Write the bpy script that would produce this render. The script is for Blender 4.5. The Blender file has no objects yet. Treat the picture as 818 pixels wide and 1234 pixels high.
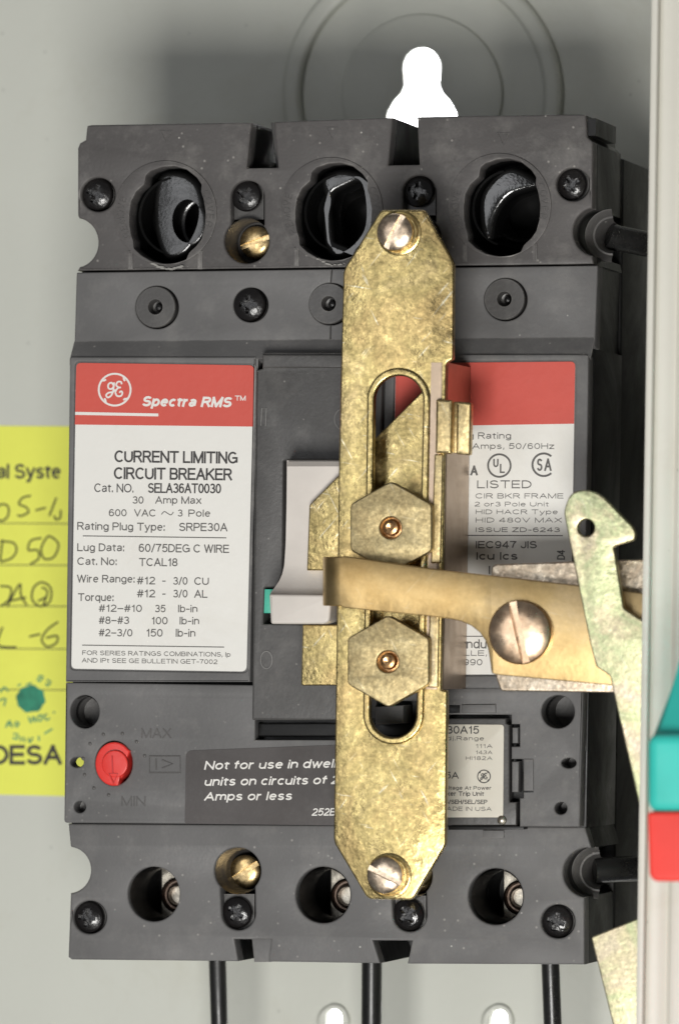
import bpy, bmesh, math, random
from mathutils import Vector, Matrix
random.seed(7)
sc = bpy.context.scene
COL = sc.collection
MM = 0.001

# ------------------------------------------------------------------ camera
W0, H0 = 818.0, 1234.0            # measuring grid used for the drawing coordinates
CX, CY = W0/2, H0/2
F = 6700.0
SC = 6.0
D = F/SC
VPX, VPY = 2200.0, 790.0
SLOPE = -0.002
def _n(v): return Vector(v).normalized()
Yc = _n((VPX-CX, VPY-CY, F))
Xc = _n((1.0, SLOPE, -(Yc.x+SLOPE*Yc.y)/Yc.z))
Zc = Xc.cross(Yc).normalized()
CAM = -D*Vector((Xc.z, Yc.z, Zc.z))
right = Vector((Xc.x, Yc.x, Zc.x)); down = Vector((Xc.y, Yc.y, Zc.y)); fwd = Vector((Xc.z, Yc.z, Zc.z))
cd = bpy.data.cameras.new('camera'); cam = bpy.data.objects.new('camera', cd); COL.objects.link(cam)
m = Matrix.Identity(4)
for i in range(3):
    m[i][0] = right[i]; m[i][1] = -down[i]; m[i][2] = -fwd[i]; m[i][3] = CAM[i]*MM
cam.matrix_world = m
cd.sensor_fit = 'HORIZONTAL'; cd.sensor_width = 36.0; cd.lens = F/W0*36.0
cd.clip_start = 0.05; cd.clip_end = 20
cd.dof.use_dof = True; cd.dof.focus_distance = (D-4)*MM; cd.dof.aperture_fstop = cd.lens/10.0
sc.camera = cam

# ------------------------------------------------------------------ light (indoor close-up, soft flash with added fill and wall lamps)
world = bpy.data.worlds.new('World'); sc.world = world; world.use_nodes = True
world.node_tree.nodes['Background'].inputs[0].default_value = (0.95, 0.97, 1.0, 1)
world.node_tree.nodes['Background'].inputs[1].default_value = 0.10
def area(name, loc, target, sx, sy, power, col=(1,1,1)):
    l = bpy.data.lights.new(name, 'AREA'); l.shape = 'RECTANGLE'; l.size = sx; l.size_y = sy
    l.energy = power; l.color = col
    o = bpy.data.objects.new(name, l); COL.objects.link(o)
    o.location = loc
    o.rotation_euler = (Vector(target)-Vector(loc)).to_track_quat('-Z', 'Y').to_euler()
    return o
area('key_light', (0.17, -0.98, -0.35), (0, 0, 0), 0.34, 0.30, 9.4, (1.0, 0.985, 0.95))
area('fill_light', (-0.31, -1.05, 0.06), (0, 0, 0), 0.26, 0.5, 1.1, (0.97, 0.98, 1.0))  # added fill lamp, gives the flat metal a reflection
area('added_wall_light', (0.0, 0.12, 0.0), (0.0, 0.5, 0.0), 0.5, 0.5, 22)  # added lamp behind the panel, whitens the wall behind the keyhole
sc.view_settings.view_transform = 'Standard'; sc.view_settings.look = 'None'
sc.view_settings.exposure = 0.0; sc.view_settings.gamma = 1.0
sc.render.engine = 'CYCLES'

# ------------------------------------------------------------------ drawing coordinates -> world (mm)
def P(x, y, h):
    """point on the plane h mm in front of the breaker's end faces"""
    d = right*((x-CX)/F) + down*((y-CY)/F) + fwd
    t = (-h - CAM.y)/d.y
    p = CAM + d*t
    return Vector((p.x, -h, p.z))
def proj(x, y, h, h2):
    """drawing coordinates of the point straight behind (x, y, h) on the plane h2"""
    p = P(x, y, h); p.y = -h2; d = p-CAM
    z = d.dot(fwd); return (CX+F*d.dot(right)/z, CY+F*d.dot(down)/z)
def pxmm(x, y, h): return (P(x+1, y, h)-P(x, y, h)).length

# ------------------------------------------------------------------ object helpers
WLOC = {}
def tag(o, label=None, cat=None, group=None, kind=None):
    if label: o['label'] = label
    if cat: o['category'] = cat
    if group: o['group'] = group
    if kind: o['kind'] = kind
    return o
def thing(name, label, cat, at, group=None):
    o = bpy.data.objects.new(name, None); COL.objects.link(o); o.empty_display_size = 0.01
    o.location = at*MM; WLOC[o.name] = at*MM
    return tag(o, label, cat, group)
def finish(me, mat, sharp=32):
    me.materials.clear(); me.materials.append(mat)
    for p in me.polygons: p.use_smooth = True
    me.set_sharp_from_angle(angle=math.radians(sharp))
def place(name, me, wl, parent):
    o = bpy.data.objects.new(name, me); COL.objects.link(o)
    WLOC[o.name] = wl
    if parent: o.parent = parent; o.location = wl-WLOC[parent.name]
    else: o.location = wl
    return o
def mk(name, verts, faces, mat, parent=None, sharp=32):
    """verts in world mm"""
    vs = [Vector(v)*MM for v in verts]
    c = Vector([(min(v[i] for v in vs)+max(v[i] for v in vs))/2 for i in range(3)])
    me = bpy.data.meshes.new(name)
    me.from_pydata([tuple(v-c) for v in vs], [], faces); me.update()
    finish(me, mat, sharp)
    return place(name, me, c, parent)
class G:
    """collects geometry in world mm"""
    def __init__(s): s.v = []; s.f = []
    def add(s, vf):
        v, f = vf; n = len(s.v)
        s.v += list(v); s.f += [tuple(i+n for i in q) for q in f]; return s
    def mk(s, name, mat, parent=None, sharp=32): return mk(name, s.v, s.f, mat, parent, sharp)
def circ(cx, cy, rx, ry=None, n=40, a0=0, a1=360, end=False):
    ry = ry or rx
    k = n+1 if end else n
    return [(cx+rx*math.cos(math.radians(a0+(a1-a0)*i/n)), cy+ry*math.sin(math.radians(a0+(a1-a0)*i/n))) for i in range(k)]
def rnd(pts, n=5):
    """polygon with rounded corners: (x, y[, r])"""
    out = []; N = len(pts)
    for i, p in enumerate(pts):
        r = p[2] if len(p) > 2 else 0
        b = Vector(p[:2]); a = Vector(pts[i-1][:2]); c = Vector(pts[(i+1) % N][:2])
        if r <= 0: out.append(tuple(b)); continue
        da = (a-b); dc = (c-b); r1 = min(r, da.length*.49); r2 = min(r, dc.length*.49)
        A = b+da.normalized()*r1; Cc = b+dc.normalized()*r2
        for k in range(n+1):
            t = k/n
            out.append(tuple((1-t)**2*A+2*t*(1-t)*b+t*t*Cc))
    return out
def smooth(pts, n=6, closed=False):
    out = []; N = len(pts)
    rng = range(N) if closed else range(N-1)
    for i in rng:
        g = (lambda k: Vector(pts[k % N])) if closed else (lambda k: Vector(pts[max(0, min(N-1, k))]))
        p0, p1, p2, p3 = g(i-1), g(i), g(i+1), g(i+2)
        for k in range(n):
            t = k/n
            out.append(tuple(0.5*((2*p1)+(p2-p0)*t+(2*p0-5*p1+4*p2-p3)*t*t+(3*p1-p0-3*p2+p3)*t**3)))
    if not closed: out.append(tuple(pts[-1][:2]))
    return out
def curve_geo(loops, depth, bevel, res=2):
    """loops: lists of (X, Z) in mm. returns verts (X, z, Z) with front at z=0 going back to depth"""
    cu = bpy.data.curves.new('c', 'CURVE'); cu.dimensions = '2D'; cu.fill_mode = 'BOTH'
    S = 1.0
    for lp in loops:
        sp = cu.splines.new('POLY'); sp.points.add(len(lp)-1)
        for i, (x, z) in enumerate(lp): sp.points[i].co = (x*S, z*S, 0, 1)
        sp.use_cyclic_u = True
    cu.extrude = max(depth/2-bevel, 0)
    if bevel > 0:
        cu.bevel_depth = bevel; cu.bevel_resolution = res; cu.offset = -bevel
    o = bpy.data.objects.new('c', cu)
    me = bpy.data.meshes.new_from_object(o)
    bm = bmesh.new(); bm.from_mesh(me); bmesh.ops.remove_doubles(bm, verts=bm.verts, dist=1e-4); 
    bmesh.ops.recalc_face_normals(bm, faces=bm.faces)
    v = [(q.co.x, q.co.y, q.co.z) for q in bm.verts]; bm.verts.index_update()
    f = [tuple(x.index for x in q.verts) for q in bm.faces]
    bm.free()
    bpy.data.objects.remove(o); bpy.data.curves.remove(cu); bpy.data.meshes.remove(me)
    return v, f
def prism(outer, holes=(), h=0, depth=2, bevel=0.3, res=2):
    """solid plate: outline in drawing coordinates on the plane h, straight back by depth"""
    loops = []
    for lp in [outer]+list(holes):
        loops.append([(P(x, y, h).x, P(x, y, h).z) for x, y in [q[:2] for q in lp]])
    v, f = curve_geo(loops, depth, bevel, res)
    return [(a, -h+depth/2-c, b) for a, b, c in v], f
def flat(outer, h):
    v = [tuple(P(x, y, h)) for x, y in [q[:2] for q in outer]]
    return v, [tuple(range(len(v)))[::-1]]
def ribbon(pts, w, h, closed=False):
    """flat stroke of width w px"""
    N = len(pts); v = []; f = []
    for i in range(N):
        a = Vector(pts[(i-1) % N] if closed or i > 0 else pts[i]); b = Vector(pts[(i+1) % N] if closed or i < N-1 else pts[i])
        d = (b-a); d = d.normalized() if d.length > 1e-6 else Vector((1, 0)); n = Vector((-d.y, d.x))*w/2
        p = Vector(pts[i])
        hq = h+i*0.0006
        v += [tuple(P(p.x+n.x, p.y+n.y, hq)), tuple(P(p.x-n.x, p.y-n.y, hq))]
    for i in range(N if closed else N-1):
        j = (i+1) % N
        f.append((2*i, 2*j, 2*j+1, 2*i+1))
    return v, f
def rope(pts, w, hh, hb, closed=False):
    """raised moulded line (ribbon with depth)"""
    v1, f1 = ribbon(pts, w, hh, closed); v2, _ = ribbon(pts, w*1.5, hb, closed)
    n = len(v1); f = list(f1); N = len(pts)
    for i in range(N if closed else N-1):
        j = (i+1) % N
        f.append((2*i, n+2*i, n+2*j, 2*j)); f.append((2*i+1, 2*j+1, n+2*j+1, n+2*i+1))
    return v1+v2, f
def lathe(cx, cy, prof, seg=40, a0=0, a1=360, h0=0, ox=0):
    if h0 == 0 and max(q_[1] for q_ in prof) > 2.9: h0 = max(q_[1] for q_ in prof)
    """axis points to the viewer; prof = [(r mm, h mm)]"""
    c = P(cx, cy, h0); full = abs(a1-a0) >= 359.9; k = seg if full else seg+1
    v = []; f = []
    for r, h in prof:
        for i in range(k):
            a = math.radians(a0+(a1-a0)*i/seg)
            v.append((c.x+ox+r*math.cos(a), -h, c.z+r*math.sin(a)))
    for j in range(len(prof)-1):
        for i in range(seg):
            i2 = (i+1) % k
            f.append((j*k+i, j*k+i2, (j+1)*k+i2, (j+1)*k+i))
    return v, f
def tube(path, r, seg=20):
    v = []; f = []; N = len(path)
    for i, p in enumerate(path):
        p = Vector(p); a = Vector(path[max(0, i-1)]); b = Vector(path[min(N-1, i+1)])
        t = (b-a).normalized(); u = t.cross(Vector((0.31, 0.9, 0.22))).normalized(); w = t.cross(u)
        for k in range(seg):
            an = 2*math.pi*k/seg
            v.append(tuple(p+(u*math.cos(an)+w*math.sin(an))*r))
    for i in range(N-1):
        for k in range(seg):
            k2 = (k+1) % seg
            f.append((i*seg+k, i*seg+k2, (i+1)*seg+k2, (i+1)*seg+k))
    f.append(tuple(range(seg))[::-1]); f.append(tuple((N-1)*seg+k for k in range(seg)))
    return v, f

def _arc(cx, cy, rx, ry, a0, a1):
    n = max(4, int(abs(a1-a0)/18)); return [(cx+rx*math.cos(math.radians(a0+(a1-a0)*k/n)), cy+ry*math.sin(math.radians(a0+(a1-a0)*k/n))) for k in range(n+1)]
def _L(*p): return ('L', [(p[k], p[k+1]) for k in range(0, len(p), 2)])
def _S(*parts):
    out = []
    for q_ in parts: out += q_ if isinstance(q_, list) else [q_]
    return ('S', out)
def _bowl(x, w, top, bot): r = (top-bot)/2; return [(x, top), (x+w-r*.9, top)]+_arc(x+w-r*.95, (top+bot)/2, r*.95, r, 85, -85)+[(x+w-r*.9, bot), (x, bot)]
_s8 = lambda cx, w: _S(_arc(cx, 7.55, w*.86, 2.45, 0, 360)), 
FONT = {
 'A': (7.6, [_L(0, 0, 3.8, 10), _L(7.6, 0, 3.8, 10), _L(1.3, 3.3, 6.3, 3.3)]),
 'B': (6.6, [_L(0, 0, 0, 10), _S(_bowl(0, 6.2, 10, 5.2)), _S(_bowl(0, 6.6, 5.2, 0))]),
 'C': (7.6, [_S(_arc(4.1, 5, 4.1, 5, 42, 318))]),
 'D': (7.2, [_L(0, 0, 0, 10), _S((0, 10), (2.6, 10), _arc(2.8, 5, 4.4, 5, 88, -88), (2.6, 0), (0, 0))]),
 'E': (6.2, [_L(0, 0, 0, 10), _L(0, 10, 6, 10), _L(0, 5.2, 5.6, 5.2), _L(0, 0, 6.2, 0)]),
 'F': (5.8, [_L(0, 0, 0, 10), _L(0, 10, 5.8, 10), _L(0, 5, 5, 5)]),
 'G': (8.2, [_S(_arc(4.1, 5, 4.1, 5, 42, 325)), _L(4.6, 4.7, 8.1, 4.7), _L(8.1, 4.7, 8.1, 1.0)]),
 'H': (7, [_L(0, 0, 0, 10), _L(7, 0, 7, 10), _L(0, 5.2, 7, 5.2)]),
 'I': (0.2, [_L(0.1, 0, 0.1, 10)]),
 'J': (4.8, [_S((4.8, 10), (4.8, 3), _arc(2.4, 2.5, 2.4, 2.5, 0, -180), (0, 3.2))]),
 'K': (7, [_L(0, 0, 0, 10), _L(0, 3.6, 6.6, 10), _L(2.4, 5.9, 7, 0)]),
 'L': (5.6, [_L(0, 0, 0, 10), _L(0, 0, 5.6, 0)]),
 'M': (8.4, [_L(0, 0, 0, 10), _L(0, 10, 4.2, 0), _L(4.2, 0, 8.4, 10), _L(8.4, 10, 8.4, 0)]),
 'N': (7.2, [_L(0, 0, 0, 10), _L(0, 10, 7.2, 0), _L(7.2, 0, 7.2, 10)]),
 'O': (8.6, [_S(_arc(4.3, 5, 4.3, 5, 0, 360))]),
 'P': (6.6, [_L(0, 0, 0, 10), _S(_bowl(0, 6.6, 10, 4.5))]),
 'Q': (8.6, [_S(_arc(4.3, 5, 4.3, 5, 0, 360)), _L(5.2, 2.6, 8.6, -0.6)]),
 'R': (7, [_L(0, 0, 0, 10), _S(_bowl(0, 6.6, 10, 5)), _L(3.8, 5, 6.9, 0)]),
 'S': (6.8, [_S(_arc(3.4, 7.5, 3.0, 2.5, 20, 180), _arc(3.4, 7.5, 3.0, 2.4, 200, 255), _arc(3.4, 2.6, 3.3, 2.6, 75, 0), _arc(3.4, 2.6, 3.3, 2.6, -20, -165))]),
 'T': (7.2, [_L(3.6, 0, 3.6, 10), _L(0, 10, 7.2, 10)]),
 'U': (7, [_S((0, 10), (0, 3.5), _arc(3.5, 3.5, 3.5, 3.5, 180, 360), (7, 10))]),
 'V': (7.4, [_L(0, 10, 3.7, 0), _L(3.7, 0, 7.4, 10)]),
 'W': (10.4, [_L(0, 10, 2.6, 0), _L(2.6, 0, 5.2, 10), _L(5.2, 10, 7.8, 0), _L(7.8, 0, 10.4, 10)]),
 'X': (7.2, [_L(0, 0, 7, 10), _L(0.2, 10, 7.2, 0)]),
 'Y': (7.2, [_L(0, 10, 3.6, 4.4), _L(7.2, 10, 3.6, 4.4), _L(3.6, 4.4, 3.6, 0)]),
 'Z': (6.6, [_L(0, 10, 6.4, 10), _L(6.4, 10, 0, 0), _L(0, 0, 6.6, 0)]),
 'a': (5.4, [_S(_arc(2.7, 5.2, 2.4, 2.0, 160, 20), (5.0, 4.6), (5.0, 0)), _S((5.0, 4.1), (2.6, 3.8), _arc(2.1, 2.0, 2.0, 1.9, 110, 290), (4.0, .9), (5.0, 2.3))]),
 'b': (5.6, [_L(0, 0, 0, 10), _S(_arc(2.8, 3.6, 2.7, 3.6, 180, -180))]),
 'c': (5.0, [_S(_arc(2.7, 3.6, 2.7, 3.6, 45, 315))]),
 'd': (5.6, [_L(5.5, 0, 5.5, 10), _S(_arc(2.7, 3.6, 2.7, 3.6, 0, 360))]),
 'e': (5.5, [_S((0.1, 3.9), (5.4, 3.9), _arc(2.75, 3.6, 2.7, 3.6, 20, 318))]),
 'f': (3.0, [_S((1.2, 0), (1.2, 8), _arc(2.5, 8.2, 1.3, 1.7, 180, 80)), _L(0, 7, 3, 7)]),
 'g': (5.5, [_S(_arc(2.7, 3.6, 2.7, 3.5, 0, 360)), _S((5.4, 7.1), (5.4, -.6), _arc(2.8, -.6, 2.6, 2.1, 0, -160))]),
 'h': (5.2, [_L(0, 0, 0, 10), _S((0, 4.6), _arc(2.6, 4.6, 2.5, 2.5, 160, 0), (5.1, 0))]),
 'i': (0.2, [_L(0.1, 0, 0.1, 6.5), _L(0.1, 9.6, 0.1, 9.9)]),
 'j': (1.2, [_S((1, 7.1), (1, -1.5), (0, -2.5)), _L(1, 9.1, 1, 10.2)]),
 'k': (5.2, [_L(0, 0, 0, 10), _L(0, 2.6, 4.8, 7.1), _L(1.8, 4.2, 5.2, 0)]),
 'l': (0.2, [_L(0.1, 0, 0.1, 10)]),
 'm': (8.6, [_L(0, 0, 0, 7.1), _S((0, 4.9), _arc(2.15, 4.9, 2.1, 2.2, 160, 0), (4.3, 0)), _S((4.3, 4.9), _arc(6.45, 4.9, 2.1, 2.2, 160, 0), (8.6, 0))]),
 'n': (5.2, [_L(0, 0, 0, 7.1), _S((0, 4.6), _arc(2.6, 4.6, 2.5, 2.5, 160, 0), (5.1, 0))]),
 'o': (5.8, [_S(_arc(2.9, 3.6, 2.9, 3.6, 0, 360))]),
 'p': (5.6, [_L(0, -2.8, 0, 7.1), _S(_arc(2.8, 3.6, 2.7, 3.6, 180, -180))]),
 'q': (5.6, [_L(5.5, -2.8, 5.5, 7.1), _S(_arc(2.7, 3.6, 2.7, 3.6, 0, 360))]),
 'r': (3.2, [_L(0, 0, 0, 7.1), _S((0, 4.4), _arc(2.6, 4.4, 2.5, 2.6, 165, 75))]),
 's': (4.9, [_S(_arc(2.4, 5.4, 2.1, 1.8, 20, 180), _arc(2.4, 5.4, 2.1, 1.7, 200, 255), _arc(2.4, 1.8, 2.3, 1.8, 75, 0), _arc(2.4, 1.8, 2.3, 1.8, -20, -165))]),
 't': (3.0, [_S((1.2, 9.2), (1.2, 1.8), _arc(2.6, 1.5, 1.4, 1.5, 180, 275)), _L(0, 7, 3, 7)]),
 'u': (5.2, [_L(5.1, 0, 5.1, 7.1), _S((0, 7.1), (0, 2.6), _arc(2.5, 2.5, 2.5, 2.5, 180, 340))]),
 'v': (5.2, [_L(0, 7.1, 2.6, 0), _L(2.6, 0, 5.2, 7.1)]),
 'w': (7.8, [_L(0, 7.1, 1.95, 0), _L(1.95, 0, 3.9, 7.1), _L(3.9, 7.1, 5.85, 0), _L(5.85, 0, 7.8, 7.1)]),
 'x': (5.2, [_L(0, 0, 5, 7.1), _L(0.1, 7.1, 5.2, 0)]),
 'y': (5.4, [_L(0, 7.1, 2.7, 0), _L(5.4, 7.1, 1.6, -2.8), _L(1.6, -2.8, .4, -2.8)]),
 'z': (5, [_L(0, 7.1, 4.8, 7.1), _L(4.8, 7.1, 0, 0), _L(0, 0, 5, 0)]),
 '0': (5.8, [_S(_arc(2.9, 5, 2.9, 5, 0, 360))]),
 '1': (3.2, [_L(2.6, 0, 2.6, 10), _S((2.6, 10), (1.6, 8.3), (0, 7.6))]),
 '2': (5.8, [_S(_arc(2.9, 7.2, 2.7, 2.8, 165, -20), (4.6, 5), (1.2, 1.9), (0.2, 0.2)), _L(0, 0, 5.8, 0)]),
 '3': (5.8, [_S(_arc(2.8, 7.6, 2.5, 2.4, 160, -80), (2.2, 5.2)), _S((2.2, 5.2), _arc(2.8, 2.6, 3.0, 2.6, 80, -160))]),
 '4': (6, [_L(4.4, 0, 4.4, 10), _L(4.4, 10, 0, 3), _L(0, 2.6, 6, 2.6)]),
 '5': (5.8, [_L(5.2, 10, 1.2, 10), _L(1.2, 10, .4, 5), _S((.5, 5), _arc(2.8, 3.3, 3.0, 3.3, 130, -155))]),
 '6': (5.8, [_S(_arc(2.9, 3.1, 2.8, 3.1, 170, -190), (.2, 5), _arc(3.1, 6.2, 2.9, 3.8, 175, 40))]),
 '7': (5.8, [_L(0, 10, 5.8, 10), _S((5.8, 10), (3.4, 6), (2.2, 0))]),
 '8': (5.8, [_S(_arc(2.9, 7.6, 2.4, 2.4, 0, 360)), _S(_arc(2.9, 2.6, 2.9, 2.6, 0, 360))]),
 '9': (5.8, [_S(_arc(2.9, 6.9, 2.8, 3.1, -10, 350), (5.6, 5), _arc(2.7, 3.8, 2.9, 3.8, -5, -140))]),
 '.': (0.4, [_L(0.2, 0, 0.2, 1.1)]), ',': (0.8, [_L(0.6, 1.1, 0.1, -1.6)]), ':': (0.4, [_L(0.2, 0, 0.2, 1.1), _L(0.2, 5.8, 0.2, 6.9)]),
 '-': (3.2, [_L(0, 4, 3.2, 4)]), '\u2013': (5.6, [_L(0, 4.4, 5.6, 4.4)]), '/': (3.4, [_L(0, -.4, 3.4, 10.2)]),
 '#': (6.2, [_L(1.1, 0, 2.5, 10), _L(4.0, 0, 5.4, 10), _L(0, 3.3, 5.8, 3.3), _L(.5, 6.7, 6.3, 6.7)]), ' ': (1.4, []),
}
_hh = [0]
def text(s, x0, x1, ytop, ybase, h, slope=0.0, bold=0.0, shear=0.0, rot=None, wt=None):
    """print s so that it spans x0..x1 and its capitals ytop..ybase; bold thickens the strokes"""
    gap = 2.3 if bold < .03 else 2.9
    cur = 0; items = []
    for ch in s:
        w, st = FONT[ch]
        for k_, pts in st: items.append((k_, [(cur+x, y) for x, y in pts]))
        cur += w+gap
    cur -= gap
    H = ybase-ytop; wpx = H*(0.125+bold*2.3) if wt is None else wt
    sx = (x1-x0-wpx)/max(cur, .5) if cur > 1 else 1.0; hh = (H-wpx)/10.0
    g = G()
    def T(p):
        x = x0+wpx/2+p[0]*sx+shear*p[1]*hh; dy = p[1]*hh+wpx/2; y = ybase+slope*(x-x0)-dy; x += 0.013*dy
        if rot is not None:
            c, ss = math.cos(rot), math.sin(rot); rx, ry = x-x0, y-ybase
            x, y = x0+rx*c-ry*ss, ybase+rx*ss+ry*c
        return (x, y)
    for k_, pts in items:
        pts = [T(p) for p in pts]; _hh[0] = (_hh[0]+1) % 7; z = h+_hh[0]*0.0025
        if k_ == 'L':
            a, b = Vector(pts[0]), Vector(pts[1]); d = (b-a).normalized()*wpx*.5
            if wt is not None or True: pts = [tuple(a-d), tuple(b+d)]
        g.add(ribbon(pts, wpx, z))
    return g.v, g.f
def boolean(vf, cutters):
    def tmp(vf):
        me = bpy.data.meshes.new('b'); me.from_pydata([tuple(Vector(v)) for v in vf[0]], [], vf[1]); me.update()
        bm = bmesh.new(); bm.from_mesh(me); bmesh.ops.recalc_face_normals(bm, faces=bm.faces); bm.to_mesh(me); bm.free()
        o = bpy.data.objects.new('b', me); COL.objects.link(o); return o
    base = tmp(vf); cs = [tmp(c) for c in cutters]
    for c in cs:
        md = base.modifiers.new('b', 'BOOLEAN'); md.operation = 'DIFFERENCE'; md.object = c; md.solver = 'EXACT'
    dg = bpy.context.evaluated_depsgraph_get()
    me = bpy.data.meshes.new_from_object(base.evaluated_get(dg))
    v = [tuple(q.co) for q in me.vertices]; f = [tuple(p.vertices) for p in me.polygons]
    for o in [base]+cs:
        mm = o.data; bpy.data.objects.remove(o); bpy.data.meshes.remove(mm)
    bpy.data.meshes.remove(me)
    return v, f
def box(x0, x1, y0, y1, z0, z1):
    v = [(x, y, z) for x in (x0, x1) for y in (y0, y1) for z in (z0, z1)]
    return v, [(0, 1, 3, 2), (4, 6, 7, 5), (0, 4, 5, 1), (2, 3, 7, 6), (0, 2, 6, 4), (1, 5, 7, 3)]
def rotY(vf, ang):
    c, s = math.cos(ang), math.sin(ang)
    return [(x*c+z*s, y, -x*s+z*c) for x, y, z in vf[0]], vf[1]

# ------------------------------------------------------------------ materials
def nodes(name):
    mt = bpy.data.materials.new(name); mt.use_nodes = True
    nt = mt.node_tree; b = nt.nodes['Principled BSDF']
    return mt, nt, b
def N(nt, typ, **kw):
    n = nt.nodes.new(typ)
    for k, v in kw.items():
        if k.startswith('i_'):
            key = k[2:]; key = int(key) if key.isdigit() else key.replace('_', ' ')
            n.inputs[key].default_value = v
        else: setattr(n, k, v)
    return n
def ramp(nt, src, stops, mode='LINEAR'):
    r = nt.nodes.new('ShaderNodeValToRGB'); r.color_ramp.interpolation = mode
    e = r.color_ramp.elements
    while len(e) > 1: e.remove(e[-1])
    e[0].position = stops[0][0]; e[0].color = (*stops[0][1], 1)
    for p, c in stops[1:]:
        k = e.new(p); k.color = (*c, 1)
    nt.links.new(src, r.inputs[0]); return r
def g3(v): return (v, v, v)
def mixc(nt, fac, a, b):
    mx = nt.nodes.new('ShaderNodeMix'); mx.data_type = 'RGBA'
    for sock, val in ((mx.inputs[0], fac), (mx.inputs[6], a), (mx.inputs[7], b)):
        if hasattr(val, 'links') or isinstance(val, bpy.types.NodeSocket): nt.links.new(val, sock)
        elif isinstance(val, tuple): sock.default_value = (*val, 1) if len(val) == 3 else val
        else: sock.default_value = val
    return mx.outputs[2]
def plastic(name, col, rough=0.5, dust=0.5, bump=0.25, spec=0.5, dustcol=(0.45, 0.43, 0.40), wear_highlight=0.0):
    mt, nt, b = nodes(name); L = nt.links
    tc = N(nt, 'ShaderNodeNewGeometry').outputs['Position']
    n1 = N(nt, 'ShaderNodeTexNoise', i_Scale=45.0, i_Detail=4.0); L.new(tc, n1.inputs['Vector'])
    base = ramp(nt, n1.outputs[0], [(0.3, tuple(c*0.86 for c in col)), (0.7, tuple(c*1.16 for c in col))])
    # dusty film
    n2 = N(nt, 'ShaderNodeTexNoise', i_Scale=120.0, i_Detail=8.0, i_Roughness=0.7); L.new(tc, n2.inputs['Vector'])
    f2 = ramp(nt, n2.outputs[0], [(0.5, g3(0)), (0.8, g3(0.22*dust))])
    c1 = mixc(nt, f2.outputs[0], base.outputs[0], dustcol)
    # specks
    vo = N(nt, 'ShaderNodeTexVoronoi', i_Scale=210.0); L.new(tc, vo.inputs['Vector'])
    lt = ramp(nt, vo.outputs['Distance'], [(0.02, g3(1)), (0.05, g3(0))])
    sel = N(nt, 'ShaderNodeSeparateColor'); L.new(vo.outputs['Color'], sel.inputs[0])
    th = ramp(nt, sel.outputs[0], [(0.80, g3(0)), (0.84, g3(0.8*min(dust, 1)))])
    mu = N(nt, 'ShaderNodeMath', operation='MULTIPLY'); L.new(lt.outputs[0], mu.inputs[0]); L.new(th.outputs[0], mu.inputs[1])
    c2 = mixc(nt, mu.outputs[0], c1, (0.6, 0.58, 0.54))
    if wear_highlight > 0:
        v2 = N(nt, 'ShaderNodeTexVoronoi', i_Scale=520.0); L.new(tc, v2.inputs['Vector'])
        l2 = ramp(nt, v2.outputs['Distance'], [(0.08, g3(1)), (0.16, g3(0))])
        s2 = N(nt, 'ShaderNodeSeparateColor'); L.new(v2.outputs['Color'], s2.inputs[0])
        t2 = ramp(nt, s2.outputs[1], [(0.80, g3(0)), (0.97, g3(0.5))])
        m2 = N(nt, 'ShaderNodeMath', operation='MULTIPLY'); L.new(l2.outputs[0], m2.inputs[0]); L.new(t2.outputs[0], m2.inputs[1])
        c2 = mixc(nt, m2.outputs[0], c2, (0.42, 0.40, 0.37))
        bv = N(nt, 'ShaderNodeBevel', samples=4); bv.inputs['Radius'].default_value = 0.00035  # edge mask: highlights painted as lighter colour, broken up with wear noise
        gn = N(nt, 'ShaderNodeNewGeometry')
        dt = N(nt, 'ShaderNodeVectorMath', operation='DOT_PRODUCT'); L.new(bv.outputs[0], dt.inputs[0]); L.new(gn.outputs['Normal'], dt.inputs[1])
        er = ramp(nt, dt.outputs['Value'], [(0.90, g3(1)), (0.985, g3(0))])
        nz = ramp(nt, n2.outputs[0], [(0.42, g3(0.12)), (0.62, g3(wear_highlight))])
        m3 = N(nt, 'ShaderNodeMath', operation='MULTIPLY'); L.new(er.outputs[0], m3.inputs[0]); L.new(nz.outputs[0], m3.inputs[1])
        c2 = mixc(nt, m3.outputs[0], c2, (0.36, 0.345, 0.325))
    L.new(c2, b.inputs['Base Color'])
    n5 = N(nt, 'ShaderNodeTexNoise', i_Scale=30.0, i_Detail=7.0, i_Roughness=0.7, i_Distortion=1.0); L.new(tc, n5.inputs['Vector'])
    rr = ramp(nt, n5.outputs[0], [(0.3, g3(rough-0.16)), (0.7, g3(min(rough+0.16, 1)))]); L.new(rr.outputs[0], b.inputs['Roughness'])
    nb = N(nt, 'ShaderNodeTexNoise', i_Scale=1500.0, i_Detail=3.0); L.new(tc, nb.inputs['Vector'])
    bp = N(nt, 'ShaderNodeBump', i_Strength=bump, i_Distance=0.0002); L.new(nb.outputs[0], bp.inputs['Height'])
    L.new(bp.outputs[0], b.inputs['Normal'])
    b.inputs['Specular IOR Level'].default_value = spec
    return mt
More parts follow.
